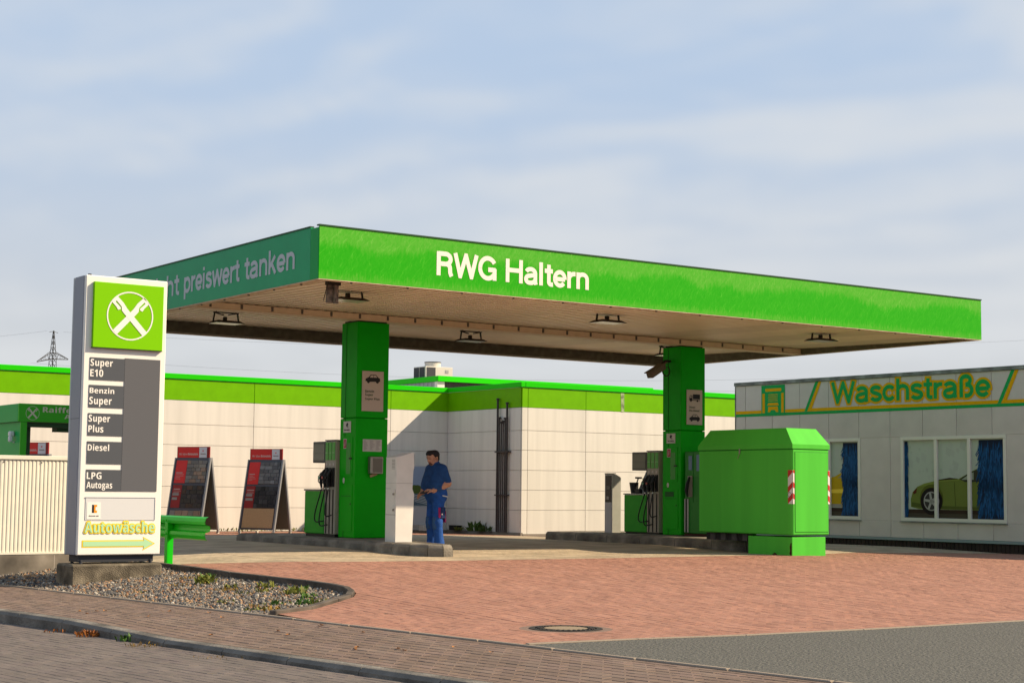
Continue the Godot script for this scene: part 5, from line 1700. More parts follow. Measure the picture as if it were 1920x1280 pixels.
func pumps() -> void:
	var p1 := thing("fuel_pump", "three hose fuel pump with square display behind the left column", "fuel pump", Vector3(3.42, 0.135, -5.59), 0.0, "three hose fuel pumps")
	pump(p1, false)
	var p2 := thing("fuel_pump", "three hose fuel pump with a bucket on its cabinet behind the right column", "fuel pump", Vector3(11.4, 0.115, -5.72), 0.0, "three hose fuel pumps")
	pump(p2, true)
	# washing things on the second pump's cabinet
	var b := thing("squeegee_bucket", "black bucket with squeegee standing on the pump cabinet", "bucket", Vector3(11.52, 1.0, -6.65))
	var mb := MB.new()
	mb.tube(PackedVector3Array([Vector3(0, 0.0, 0), Vector3(0, 0.04, 0), Vector3(0.0, 0.22, -0.02), Vector3(0, 0.24, -0.02)]), PackedFloat32Array([0.075, 0.085, 0.1, 0.104]), 14)
	var blk := M("pump_black", Color(0.012, 0.012, 0.013), 0.45)
	part("bucket", mb, blk, b)
	mb = MB.new()
	mb.bar(Vector3(0.0, 0.12, 0.02), Vector3(-0.02, 0.34, 0.16), 0.02, 0.02)
	mb.bar(Vector3(-0.1, 0.34, 0.16), Vector3(0.06, 0.34, 0.16), 0.04, 0.04)
	part("squeegee", mb, blk, b)
	mb = MB.new()
	mb.box(Vector3(0, 0.05, 0.2), Vector3(0.2, 0.1, 0.18), 0.02)
	part("tray", mb, blk, b)
	var w := thing("watering_can", "grey blue can with yellow green cap beside the squeegee bucket", "can", Vector3(11.5, 1.0, -6.22))
	mb = MB.new()
	mb.tube(PackedVector3Array([Vector3(0, 0, 0), Vector3(0, 0.14, 0), Vector3(0, 0.2, 0)]), PackedFloat32Array([0.085, 0.085, 0.04]), 14)
	mb.tube(PackedVector3Array([Vector3(0, 0.05, 0.06), Vector3(-0.02, 0.16, 0.13), Vector3(-0.02, 0.26, 0.16)]), PackedFloat32Array([0.018, 0.014, 0.02]), 8)
	part("body", mb, M("can_blue", Color(0.13, 0.16, 0.19), 0.5), w)
	mb = MB.new()
	mb.bar(Vector3(0.0, 0.2, -0.02), Vector3(-0.02, 0.33, -0.1), 0.03, 0.02, 0.004)
	part("brush", mb, M("brush_lime", Color(0.35, 0.42, 0.03), 0.6), w)
	# diesel dispenser before the right column
	var d := thing("diesel_dispenser", "narrow green diesel dispenser squeezed between right column and big cabinet", "fuel pump", Vector3(11.42, 0.12, -4.9))
	var green := M("dispenser_green", Color(0.015, 0.22, 0.018), 0.42)
	bx("body", Vector3(0.03, 0.06, 0.0), Vector3(0.7, 1.77, 1.3), green, d, 0.012)
	bx("base", Vector3(0.0, -0.02, 0.02), Vector3(0.7, 0.058, 1.3), M("base_rust", Color(0.06, 0.018, 0.012), 0.8), d)
	bx("display", Vector3(0.02, 1.38, 0.13), Vector3(0.0295, 1.68, 0.24), M("display_blue", Color(0.10, 0.20, 0.33), 0.2), d, 0.003)
	bx("display", Vector3(0.02, 1.36, 0.38), Vector3(0.0295, 1.70, 0.54), mats["display_blue"], d, 0.003)
	bx("panel_joint", Vector3(0.024, 0.7, 0.27), Vector3(0.0296, 1.74, 0.276), M("seam_green", Color(0.006, 0.10, 0.008), 0.6), d)
	bx("panel_joint", Vector3(0.024, 0.74, 0.28), Vector3(0.0296, 0.746, 1.2), mats["seam_green"], d)
	bx("panel_joint", Vector3(0.024, 1.22, 0.28), Vector3(0.0296, 1.226, 1.2), mats["seam_green"], d)
	bx("nozzle_boot", Vector3(0.01, 0.82, 0.12), Vector3(0.0295, 1.26, 0.25), M("boot_pale", Color(0.30, 0.26, 0.22), 0.5), d)
	mb = MB.new()
	mb.tube(PackedVector3Array([Vector3(-0.01, 1.24, 0.2), Vector3(-0.04, 1.1, 0.17), Vector3(-0.05, 0.95, 0.15), Vector3(-0.03, 0.82, 0.16)]), PackedFloat32Array([0.02, 0.035, 0.04, 0.02]), 10)
	part("nozzle", mb, blk, d)
	for k in 2:
		bx("hose_guide", Vector3(0.0, 0.08, 0.02 + k * 0.09), Vector3(0.029, 0.78, 0.05 + k * 0.09), M("guide_white", Color(0.5, 0.48, 0.46), 0.4), d, 0.004)
	bx("hose_channel", Vector3(0.012, 0.08, 0.0505), Vector3(0.0294, 0.78, 0.1095), blk, d)

# ---------------------------------------------------------------- big green cabinet
func cabinet() -> void:
	var t := thing("fuel_cabinet", "big bright green steel cabinet with sloping lid and red white markers", "cabinet", Vector3(10.22, -0.06, -0.6))
	var g := M("cabinet_green", Color(0.085, 0.51, 0.045), 0.42, "streak", 0.4, 0.0, 0.0, 0.22)
	var seam := M("seam_green", Color(0.006, 0.10, 0.008), 0.6)
	# local: x -0.46 .. 0.48, z -1.95 .. 0.6 ; base z -0.58 .. 0.57
	bx("base", Vector3(-0.455, -0.05, -0.575), Vector3(0.40, 0.305, 0.575), g, t, 0.008)
	bx("body", Vector3(-0.46, 0.34, -1.95), Vector3(0.475, 1.9, 0.6), g, t, 0.02)
	var lid := MB.new()
	var q := [Vector3(-0.468, 1.985, 0.61), Vector3(0.483, 1.985, 0.61), Vector3(0.483, 1.985, -1.96), Vector3(-0.468, 1.985, -1.96)]
	var lo := [Vector3(-0.468, 1.905, 0.61), Vector3(0.483, 1.905, 0.61), Vector3(0.483, 1.905, -1.96), Vector3(-0.468, 1.905, -1.96)]
	var u := [Vector3(-0.375, 2.285, 0.35), Vector3(0.39, 2.285, 0.35), Vector3(0.39, 2.285, -1.7), Vector3(-0.375, 2.285, -1.7)]
	for i in 4:
		var k := (i + 1) % 4
		lid.quad(lo[i], lo[k], q[k], q[i])
		lid.quad(q[i], q[k], u[k], u[i])
	lid.quad(u[0], u[1], u[2], u[3])
	lid.quad(lo[3], lo[2], lo[1], lo[0])
	part("lid", lid, g, t)
	bx("door", Vector3(-0.40, 0.4, 0.601), Vector3(0.44, 1.84, 0.608), g, t, 0.003)
	bx("door_gap", Vector3(-0.407, 0.393, 0.5995), Vector3(0.447, 1.847, 0.6025), seam, t)
	bx("lid_gap", Vector3(-0.455, 1.893, -1.94), Vector3(0.47, 1.909, 0.595), seam, t)
	bx("skid", Vector3(-0.3, 0.2, -1.9), Vector3(-0.2, 0.335, -0.62), M("skid_dark", Color(0.035, 0.03, 0.03), 0.8), t)
	for k in 4:
		bx("pallet_block", Vector3(-0.34, 0.2, -1.75 + k * 0.3), Vector3(-0.301, 0.325, -1.62 + k * 0.3), M("pallet_dark", Color(0.09, 0.08, 0.075), 0.9), t)
	var lk := MB.new()
	lk.box(Vector3(-0.475, 1.87, -0.78), Vector3(0.02, 0.1, 0.03), 0.004)
	lk.rod(Vector3(-0.478, 1.83, -0.78), Vector3(-0.478, 1.73, -0.83), 0.006, 6)
	part("latch", lk, M("latch_steel", Color(0.30, 0.26, 0.20), 0.4, "", 1.0, 0.6), t)
	# rust on the base corner
	var r := MB.new()
	r.xf = Transform3D(FACE_W, Vector3(-0.4575, 0, 0))
	r.prism(PackedVector2Array([Vector2(0.53, -0.02), Vector2(0.565, -0.03), Vector2(0.566, 0.21), Vector2(0.54, 0.2), Vector2(0.515, 0.13), Vector2(0.525, 0.06), Vector2(0.505, 0.02)]), 0.0)
	r.prism(PackedVector2Array([Vector2(0.05, -0.02), Vector2(0.2, -0.025), Vector2(0.17, 0.005), Vector2(0.12, 0.02), Vector2(0.1, 0.0)]), 0.0)
	part("rust_patch", r, M("rust", Color(0.06, 0.018, 0.010), 0.95), t)
	# striped markers wrapped on the two front corners
	var wm := M("marker_white", Color(0.72, 0.66, 0.60), 0.5)
	var rm := M("marker_red", Color(0.52, 0.03, 0.018), 0.45)
	for k in 2:
		var y0 := 0.905
		var m := bx("corner_marker", Vector3(-0.464, y0, 0.485) if k == 0 else Vector3(0.43, y0, 0.6085), Vector3(-0.4605, y0 + 0.61, 0.602) if k == 0 else Vector3(0.476, y0 + 0.61, 0.612), wm, t)
		if k == 0:
			bx("marker_return", Vector3(-0.4605, y0, 0.6085), Vector3(-0.425, y0 + 0.61, 0.612), wm, m)
		else:
			bx("marker_return", Vector3(0.4765, y0, 0.5), Vector3(0.48, y0 + 0.61, 0.612), wm, m)
		for s in 3:
			var st := MB.new()
			var yy := y0 + [0.47, 0.2, 0.0][s] as float
			var w0 := 0.117
			if k == 0:
				st.xf = Transform3D(FACE_W, Vector3(-0.466, 0, 0.485))
				st.prism(PackedVector2Array([Vector2(0, yy), Vector2(0, yy + 0.1), Vector2(w0, minf(yy + 0.2, y0 + 0.61)), Vector2(w0, yy + 0.1)]) if s > 0 else PackedVector2Array([Vector2(0, yy), Vector2(0, y0 + 0.61), Vector2(w0, y0 + 0.61), Vector2(w0, yy + 0.1)]), 0.0)
				st.xf = Transform3D(Basis.IDENTITY, Vector3(-0.4605, 0, 0.6135))
				st.prism(PackedVector2Array([Vector2(0, yy + 0.1), Vector2(0, minf(yy + 0.2, y0 + 0.61)), Vector2(0.036, minf(yy + 0.17, y0 + 0.61)), Vector2(0.036, yy + 0.08)]), 0.0)
			else:
				st.xf = Transform3D(Basis.IDENTITY, Vector3(0.43, 0, 0.6135))
				st.prism(PackedVector2Array([Vector2(0, yy + 0.06), Vector2(0, minf(yy + 0.16, y0 + 0.61)), Vector2(0.046, minf(yy + 0.13, y0 + 0.61)), Vector2(0.046, yy + 0.02)]), 0.0)
			part("stripe", st, rm, m)
	var gf := MB.new()
	gf.xf = Transform3D(FACE_W, Vector3(-0.468, 0, 0.53))
	for i in 9:
		var a := i * 0.7
		var c := Vector2(cos(a) * 0.04, 1.07 + sin(a) * 0.05)
		var d := Vector2(cos(a + 0.9) * 0.05, 1.07 + sin(a + 0.9) * 0.04)
		var n := (d - c).orthogonal().normalized() * 0.004
		gf.prism(PackedVector2Array([c - n, d - n, d + n, c + n]), 0.0)
	part("scribble", gf, M("scribble_grey", Color(0.16, 0.14, 0.14), 0.7), t)

# ---------------------------------------------------------------- terminals
func terminals() -> void:
	var t := thing("payment_terminal", "white metal payment terminal with slanted top at the nose of the island", "payment terminal", Vector3(3.15, 0.137, -2.78))
	var white := M("terminal_white", Color(0.70, 0.665, 0.62), 0.42, "soft", 0.6)
	var body := MB.new()
	# outline seen from the front, swept in depth
	var p := PackedVector2Array([Vector2(-0.17, 0), Vector2(0.16, 0), Vector2(0.19, 0.82), Vector2(0.155, 0.90), Vector2(0.17, 1.22), Vector2(0.185, 1.25), Vector2(0.18, 1.53), Vector2(0.14, 1.525), Vector2(-0.05, 1.465), Vector2(-0.17, 1.44)])
	body.xf = Transform3D(Basis.IDENTITY, Vector3(0, 0, 0.17))
	body.prism(p, 0.34)
	part("body", body, white, t)
	var seam := M("seam_grey", Color(0.25, 0.23, 0.21), 0.6)
	bx("front_seam", Vector3(-0.165, 0.995, 0.1702), Vector3(0.155, 1.0, 0.1715), seam, t)
	bx("side_door", Vector3(-0.1735, 0.47, -0.15), Vector3(-0.1705, 0.9, 0.13), white, t, 0.001)
	bx("side_seam", Vector3(-0.172, 0.458, -0.16), Vector3(-0.1702, 0.466, 0.16), seam, t)
	bx("side_seam", Vector3(-0.172, 0.904, -0.16), Vector3(-0.1702, 0.909, 0.0), seam, t)
	bx("side_seam", Vector3(-0.172, 1.0, -0.165), Vector3(-0.1702, 1.004, 0.165), seam, t)
	for i in 7:
		bx("vent_slot", Vector3(-0.172, 1.24 + i * 0.025, 0.02), Vector3(-0.1702, 1.25 + i * 0.025, 0.12), seam, t)
	for y in [0.56, 0.83]:
		var k := part("lock", _box(Vector3(-0.19, y, 0.11), Vector3(-0.17, y + 0.06, 0.15), 0.004), M("lock_white", Color(0.6, 0.58, 0.55), 0.4), t)
		bx("lock_key", Vector3(-0.195, y - 0.035, 0.09), Vector3(-0.172, y, 0.12), seam, k)
	bx("screen", Vector3(0.176, 1.23, -0.13), Vector3(0.19, 1.5, 0.165), M("screen_black", Color(0.02, 0.02, 0.022), 0.2), t)
	var g := thing("card_reader_post", "grey card reader post with a black inset beside the right pump", "payment terminal", Vector3(11.45, 0.1, -7.34))
	var grey := M("post_grey", Color(0.38, 0.375, 0.34), 0.5, "soft", 0.8)
	body = MB.new()
	body.prism(PackedVector2Array([Vector2(0, 0), Vector2(0.24, 0), Vector2(0.24, 1.25), Vector2(0.12, 1.31), Vector2(0.0, 1.33)]), 0.27)
	part("body", body, grey, g)
	bx("visor", Vector3(-0.012, 1.325, -0.275), Vector3(0.1, 1.345, 0.004), M("visor_cream", Color(0.42, 0.38, 0.32), 0.5), g, 0.004)
	bx("reader_inset", Vector3(-0.004, 0.70, -0.25), Vector3(0.002, 1.29, -0.03), M("screen_black", Color(0.02, 0.02, 0.022), 0.2), g)
	bx("card_slot", Vector3(-0.012, 0.98, -0.2), Vector3(-0.0045, 1.06, -0.08), M("slot_grey", Color(0.12, 0.11, 0.11), 0.4), g, 0.002)
	bx("button_plate", Vector3(-0.008, 0.76, -0.2), Vector3(-0.0045, 0.83, -0.12), M("button_pale", Color(0.3, 0.28, 0.26), 0.4), g)
	bx("front_plate", Vector3(-0.003, 0.02, -0.25), Vector3(-0.0005, 0.69, -0.02), M("post_lilac", Color(0.42, 0.40, 0.41), 0.5), g)

# ---------------------------------------------------------------- display boards
func a_board(t: Node3D, which: int) -> void:   # faces +z; two leaning leaves joined at the top
	var fr := M("board_frame", Color(0.075, 0.08, 0.10), 0.5)
	var alu := M("board_alu", Color(0.25, 0.25, 0.26), 0.45, "", 1.0, 0.3)
	var tilt := 0.20
	var h := 1.72
	var w := 0.92
	var front := Basis(Vector3.RIGHT, -tilt)
	var fx := Transform3D(front, Vector3(0, 0.03, tilt * h + 0.02))
	var leaf := MB.new()
	leaf.xf = fx
	panel_box(leaf, Vector3(-w / 2, 0.06, -0.03), Vector3(w / 2, h, -0.005))
	part("front_leaf", leaf, fr, t)
	leaf = MB.new()
	leaf.xf = fx
	panel_box(leaf, Vector3(w / 2, 0.0, -0.035), Vector3(w / 2 + 0.045, h, 0.02), 0.004)
	panel_box(leaf, Vector3(-w / 2 - 0.03, 0.0, -0.035), Vector3(-w / 2, h, 0.02), 0.004)
	part("side_rail", leaf, alu, t)
	var bk := Transform3D(Basis(Vector3.RIGHT, tilt), Vector3(0, 0.03, -tilt * h - 0.02))
	leaf = MB.new()
	leaf.xf = bk
	panel_box(leaf, Vector3(-w / 2, 0.06, 0.005), Vector3(w / 2, h, 0.03))
	part("rear_leaf", leaf, M("board_back", Color(0.13, 0.125, 0.10), 0.7), t)
	leaf = MB.new()
	leaf.xf = bk
	panel_box(leaf, Vector3(w / 2, 0.0, -0.02), Vector3(w / 2 + 0.045, h, 0.035), 0.004)
	part("rear_rail", leaf, alu, t)
	for z in [tilt * h + 0.02, -tilt * h - 0.02]:
		for x in [-w / 2, w / 2]:
			bx("foot", Vector3(x - 0.02, -0.03, z - 0.03), Vector3(x + 0.03, 0.04, z + 0.03), M("foot_pale", Color(0.5, 0.46, 0.4), 0.6), t)
	# sample stones in three trays
	var tones: Array = [[Color(0.30, 0.27, 0.23), Color(0.38, 0.27, 0.2), Color(0.25, 0.235, 0.22)], [Color(0.20, 0.20, 0.205), Color(0.27, 0.27, 0.275), Color(0.17, 0.17, 0.18)], [Color(0.27, 0.25, 0.22), Color(0.35, 0.3, 0.25), Color(0.22, 0.22, 0.22)]][which]
	var sm := M("sample_stone", Color.WHITE, 0.85, "grain", 2.5)
	var trays := [[1.14, 1.66, -0.12, 6], [0.56, 1.08, -0.17, 5], [0.12, 0.50, -0.42, 3]]
	for ti in 3:
		var tr: Array = trays[ti]
		if ti == 2 and which == 1:
			var pl := MB.new()
			pl.xf = fx
			panel_box(pl, Vector3(-0.42, 0.1, -0.003), Vector3(0.42, 0.56, 0.004))
			part("wood_panel", pl, M("ply_board", Color(0.62, 0.41, 0.22), 0.7, "grain", 0.8), t)
			continue
		var rows: int = tr[3]
		var rh: float = (tr[1] - tr[0]) / rows
		for r in rows:
			var x: float = tr[2]
			while x < 0.40:
				var sw := rng.randf_range(0.09, 0.2)
				var x2 := minf(x + sw, 0.43)
				var st := MB.new()
				st.xf = fx
				var c: Color = tones[rng.randi() % 3]
				var dk := 0.28 if ti == 1 else 1.0
				var g := rng.randf_range(0.8, 1.25) * dk
				st.col = Color(c.r * g, c.g * g, c.b * g)
				panel_box(st, Vector3(x + 0.003, tr[0] + r * rh + 0.003, -0.004), Vector3(x2 - 0.003, tr[0] + (r + 1) * rh - 0.003, 0.006 + rng.randf() * 0.008), 0.003)
				part("sample_stone", st, sm, t)
				x = x2
	var red := M("print_red", Color(0.62, 0.03, 0.03), 0.45)
	var deep := M("print_deep_red", Color(0.26, 0.018, 0.02), 0.45)
	for k in 2:
		var c := MB.new()
		c.xf = fx
		panel_box(c, Vector3(-0.43, [1.13, 0.56][k], -0.004), Vector3([-0.13, -0.18][k], [1.66, 1.09][k], 0.003))
		var o := part("info_card", c, [red, deep][k], t)
		var ln := MB.new()
		for i in 5:
			ln.xf = fx * Transform3D(Basis.IDENTITY, Vector3(-0.4, [1.36, 0.98][k] - i * 0.034, 0.005))
			var ww := rng.randf_range(0.1, 0.22)
			ln.prism(PackedVector2Array([Vector2(0, 0), Vector2(ww, 0), Vector2(ww, 0.008 if i else 0.02), Vector2(0, 0.008 if i else 0.02)]), 0.0)
		part("print", ln, M("print_pink", Color(0.5, 0.32, 0.30), 0.6), o)
	for k in 2:
		var c := MB.new()
		c.xf = fx
		panel_box(c, Vector3(-0.41, 0.84 - k * 0.1, 0.004), Vector3(-0.24 + 0.03 * k * (1 if which else -1), 0.90 - k * 0.1, 0.007))
		part("photo_print", c, M("print_stone", Color(0.26, 0.24, 0.23), 0.6), t)
	# header
	var hy := 1.715
	var hp := part("header", _box(Vector3(-0.45, hy, -0.02), Vector3(0.45, hy + 0.255, 0.01), 0.002), deep, t)
	bx("header_red", Vector3(-0.425, hy + 0.004, 0.0105), Vector3(0.16, hy + 0.24, 0.013), red, hp)
	bx("header_white", Vector3(0.165, hy + 0.004, 0.0105), Vector3(0.375, hy + 0.24, 0.013), M("print_white", Color(0.62, 0.63, 0.68), 0.5), hp)
	bx("logo_dot", Vector3(0.255, hy + 0.145, 0.0132), Vector3(0.285, hy + 0.175, 0.015), red, hp)
	bx("logo_line", Vector3(0.2, hy + 0.08, 0.0132), Vector3(0.345, hy + 0.1, 0.015), M("print_grey", Color(0.22, 0.2, 0.2), 0.7), hp)
	lettering("lettering", "Wir leben", Transform3D(Basis.IDENTITY, Vector3(-0.39, hy + 0.06, 0.0135)), 0.23, 0.055, M("print_cream", Color(0.6, 0.5, 0.47), 0.6), hp, 0.001, false)
	lettering("lettering", "Betonstein.", Transform3D(Basis.IDENTITY, Vector3(-0.14, hy + 0.06, 0.0135)), 0.28, 0.058, mats["print_cream"], hp, 0.001)

func display_boards() -> void:
	var turn := -atan2(0.8, 0.6)
	var spots := [[4.82, -15.0, "grey and brown stone samples on a folding board nearest the price sign"], [6.74, -15.0, "folding sample board with a plain brown panel at its foot"], [0.95, -15.1, "folding sample board half hidden behind the fence and kiosk"]]
	for i in 3:
		var s: Array = spots[i]
		var t := thing("display_board", s[2], "display board", Vector3(s[0], gh(s[0], s[1]) + 0.0, s[1]), -1.05, "stone sample boards along the white wall")
		t.scale = Vector3.ONE * 1.04
		a_board(t, i)
	# poster board behind the man
	var p := thing("poster_board", "leaning poster board with a lake picture between terminal and man", "poster board", Vector3(12.05, -0.04, -16.3))
	var fr := M("poster_frame", Color(0.42, 0.43, 0.45), 0.5)
	bx("panel", Vector3(-0.95, 0.62, -0.03), Vector3(0.48, 1.72, 0.0), fr, p, 0.005)
	bx("sky_print", Vector3(-0.92, 1.16, 0.001), Vector3(0.45, 1.69, 0.004), M("print_sky", Color(0.22, 0.30, 0.44), 0.5), p)
	bx("water_print", Vector3(-0.92, 0.65, 0.001), Vector3(0.45, 0.97, 0.004), M("print_water", Color(0.11, 0.17, 0.22), 0.5, "blotch", 3.0), p)
	var tr := MB.new()
	var top := PackedVector2Array([Vector2(-0.92, 0.972), Vector2(0.45, 0.972)])
	for i in 20:
		top.append(Vector2(0.45 - i * 0.072, 1.12 + rng.randf() * 0.09))
	tr.xf = Transform3D(Basis.IDENTITY, Vector3(0, 0, 0.006))
	tr.prism(top, 0.0)
	part("tree_print", tr, M("print_tree", Color(0.06, 0.10, 0.02), 0.6), p)
	for i in 5:
		var wv := MB.new()
		wv.xf = Transform3D(Basis(Vector3.BACK, -0.2), Vector3(-0.1 + 0.04 * i, 0.9 - i * 0.05, 0.006))
		wv.prism(PackedVector2Array([Vector2(-0.3, 0), Vector2(0.4, 0), Vector2(0.4, 0.02), Vector2(-0.3, 0.015)]), 0.0)
		part("wave_print", wv, M("print_wave", Color(0.40, 0.44, 0.47), 0.5), p)
	bx("label_card", Vector3(0.12, 1.5, 0.005), Vector3(0.42, 1.76, 0.012), M("paper", Color(0.55, 0.53, 0.5), 0.7), p)
	bx("label_line", Vector3(0.19, 1.57, 0.0125), Vector3(0.36, 1.585, 0.0135), M("ink", Color(0.02, 0.02, 0.02), 0.6), p)
	bx("label_mark", Vector3(0.255, 1.65, 0.0125), Vector3(0.285, 1.68, 0.0135), mats["ink"], p)
	var lg := MB.new()
	lg.bar(Vector3(0.62, 0.62, -0.02), Vector3(0.12, 0.06, 0.12), 0.05, 0.04)
	part("strut", lg, M("pump_black", Color.BLACK), p)
	lg = MB.new()
	lg.xf = Transform3D(Basis.IDENTITY, Vector3(0, 0, 0.1))
	lg.prism(PackedVector2Array([Vector2(-0.6, 0.14), Vector2(0.1, 0.14), Vector2(0.55, 0.62), Vector2(-0.6, 0.62)]), 0.03)
	part("lower_panel", lg, fr, p)
	bx("foot_block", Vector3(-0.12, -0.02, 0.05), Vector3(0.16, 0.12, 0.3), M("foot_pale", Color(0.5, 0.46, 0.4), 0.6), p, 0.01)

# ---------------------------------------------------------------- the man at the terminal
# bones: [a, b, radius a, radius b, colour]; the skin is where their smoothly joined distance is zero
func skin(bones: Array, cell: float, blend: float) -> MB:
	var lo := Vector3.ONE * 1e9
	var hi := Vector3.ONE * -1e9
	for b in bones:
		var r: float = maxf(b[2], b[3]) + blend + cell * 2
		lo = lo.min(b[0] - Vector3.ONE * r).min(b[1] - Vector3.ONE * r)
		hi = hi.max(b[0] + Vector3.ONE * r).max(b[1] + Vector3.ONE * r)
	var nx := int((hi.x - lo.x) / cell) + 2
	var ny := int((hi.y - lo.y) / cell) + 2
	var nz := int((hi.z - lo.z) / cell) + 2
	var d := PackedFloat32Array()
	d.resize(nx * ny * nz)
	d.fill(1.0)
	var own := PackedInt32Array()
	own.resize(nx * ny * nz)
	var near := PackedFloat32Array()
	near.resize(nx * ny * nz)
	near.fill(1.0)
	for bi in bones.size():
		var b: Array = bones[bi]
		var a: Vector3 = b[0]
		var e: Vector3 = b[1]
		var ra: float = b[2]
		var rb: float = b[3]
		var r := maxf(ra, rb) + blend * 1.5 + cell * 2
		var l: Vector3 = ((a.min(e) - Vector3.ONE * r) - lo) / cell
		var h: Vector3 = ((a.max(e) + Vector3.ONE * r) - lo) / cell
		var ab := e - a
		var inv := 1.0 / maxf(ab.length_squared(), 1e-8)
		for z in range(maxi(int(l.z), 0), mini(int(h.z) + 1, nz)):
			for y in range(maxi(int(l.y), 0), mini(int(h.y) + 1, ny)):
				var row := (z * ny + y) * nx
				for x in range(maxi(int(l.x), 0), mini(int(h.x) + 1, nx)):
					var p := lo + Vector3(x, y, z) * cell
					var t := clampf((p - a).dot(ab) * inv, 0.0, 1.0)
					var v := p.distance_to(a + ab * t) - lerpf(ra, rb, t)
					var i := row + x
					if v < near[i]:
						near[i] = v
						own[i] = bi
					var w := d[i]
					var k := clampf(0.5 + 0.5 * (w - v) / blend, 0.0, 1.0)
					d[i] = lerpf(w, v, k) - blend * k * (1.0 - k)
	var mb := MB.new()
	var vert := {}
	var pos := PackedVector3Array()
	var col := PackedColorArray()
	var offs := [0, 1, nx, nx + 1, nx * ny, nx * ny + 1, nx * ny + nx, nx * ny + nx + 1]
	var cor := [Vector3(0, 0, 0), Vector3(1, 0, 0), Vector3(0, 1, 0), Vector3(1, 1, 0), Vector3(0, 0, 1), Vector3(1, 0, 1), Vector3(0, 1, 1), Vector3(1, 1, 1)]
	var eds := [[0, 1], [2, 3], [4, 5], [6, 7], [0, 2], [1, 3], [4, 6], [5, 7], [0, 4], [1, 5], [2, 6], [3, 7]]
	for z in nz - 1:
		for y in ny - 1:
			for x in nx - 1:
				var i := (z * ny + y) * nx + x
				var d0 := d[i]
				if absf(d0) > cell * 2.0:
					continue
				var s := Vector3.ZERO
				var n := 0
				for e in eds:
					var v0 := d[i + offs[e[0]]]
					var v1 := d[i + offs[e[1]]]
					if (v0 < 0) != (v1 < 0):
						s += cor[e[0]].lerp(cor[e[1]], v0 / (v0 - v1))
						n += 1
				if n:
					vert[i] = pos.size()
					pos.append(lo + (Vector3(x, y, z) + s / n) * cell)
					col.append(bones[own[i]][4])
	var norm := PackedVector3Array()
	norm.resize(pos.size())
	var quads := []
	var st := [1, nx, nx * ny]
	for i in vert:
		for ax in 3:
			var u: int = st[(ax + 1) % 3]
			var w: int = st[(ax + 2) % 3]
			var v0 := d[i]
			var v1 := d[i + st[ax]]
			if (v0 < 0) == (v1 < 0) or not (vert.has(i - u) and vert.has(i - w) and vert.has(i - u - w)):
				continue
			var q := [vert[i], vert[i - u], vert[i - u - w], vert[i - w]]
			if v0 > 0:
				q.reverse()
			quads.append(q)
	for q in quads:
		var n := (pos[q[2]] - pos[q[0]]).cross(pos[q[3]] - pos[q[1]])
		for k in q:
			norm[k] += n
	for q in quads:
		for f in [[0, 1, 2], [0, 2, 3]]:
			var a: int = q[f[0]]
			var b: int = q[f[1]]
			var c: int = q[f[2]]
			mb.v.append(pos[a]); mb.v.append(pos[c]); mb.v.append(pos[b])
			mb.n.append(norm[a].normalized()); mb.n.append(norm[c].normalized()); mb.n.append(norm[b].normalized())
			mb.c.append(col[a]); mb.c.append(col[c]); mb.c.append(col[b])
			for k in 3: mb.uv.append(Vector2.ZERO)
	return mb

func hand(wrist: Vector3, dir: Vector3, palm: Vector3, side: Vector3, c: Color, curl: float) -> Array:   # dir: along the fingers, palm: out of the palm, side: towards the thumb
	var o := []
	for k in 4:
		var s := side * (0.03 - k * 0.02)
		o.append([wrist + side * (0.012 - k * 0.008) + dir * 0.01, wrist + dir * 0.085 + s, 0.017, 0.012, c])
		var l: float = [0.07, 0.08, 0.074, 0.058][k]
		var p := wrist + dir * 0.085 + s
		var d1 := (dir * cos(curl * 0.5) + palm * sin(curl * 0.5)).normalized()
		var d2 := (dir * cos(curl * 1.3) + palm * sin(curl * 1.3)).normalized()
		var d3 := (dir * cos(curl * 1.9) + palm * sin(curl * 1.9)).normalized()
		o.append([p, p + d1 * l * 0.45, 0.0095, 0.009, c])
		o.append([p + d1 * l * 0.45, p + d1 * l * 0.45 + d2 * l * 0.32, 0.009, 0.0085, c])
		o.append([p + d1 * l * 0.45 + d2 * l * 0.32, p + d1 * l * 0.45 + d2 * l * 0.32 + d3 * l * 0.25, 0.0085, 0.0075, c])
	var t0 := wrist + dir * 0.025 + side * 0.025
	var t1 := t0 + (dir * 0.5 + side * 0.6 + palm * 0.4).normalized() * 0.04
	var t2 := t1 + (dir * 0.8 + palm * 0.6).normalized() * 0.034
	o.append([t0, t1, 0.013, 0.011, c])
	o.append([t1, t2, 0.011, 0.0085, c])
	return o

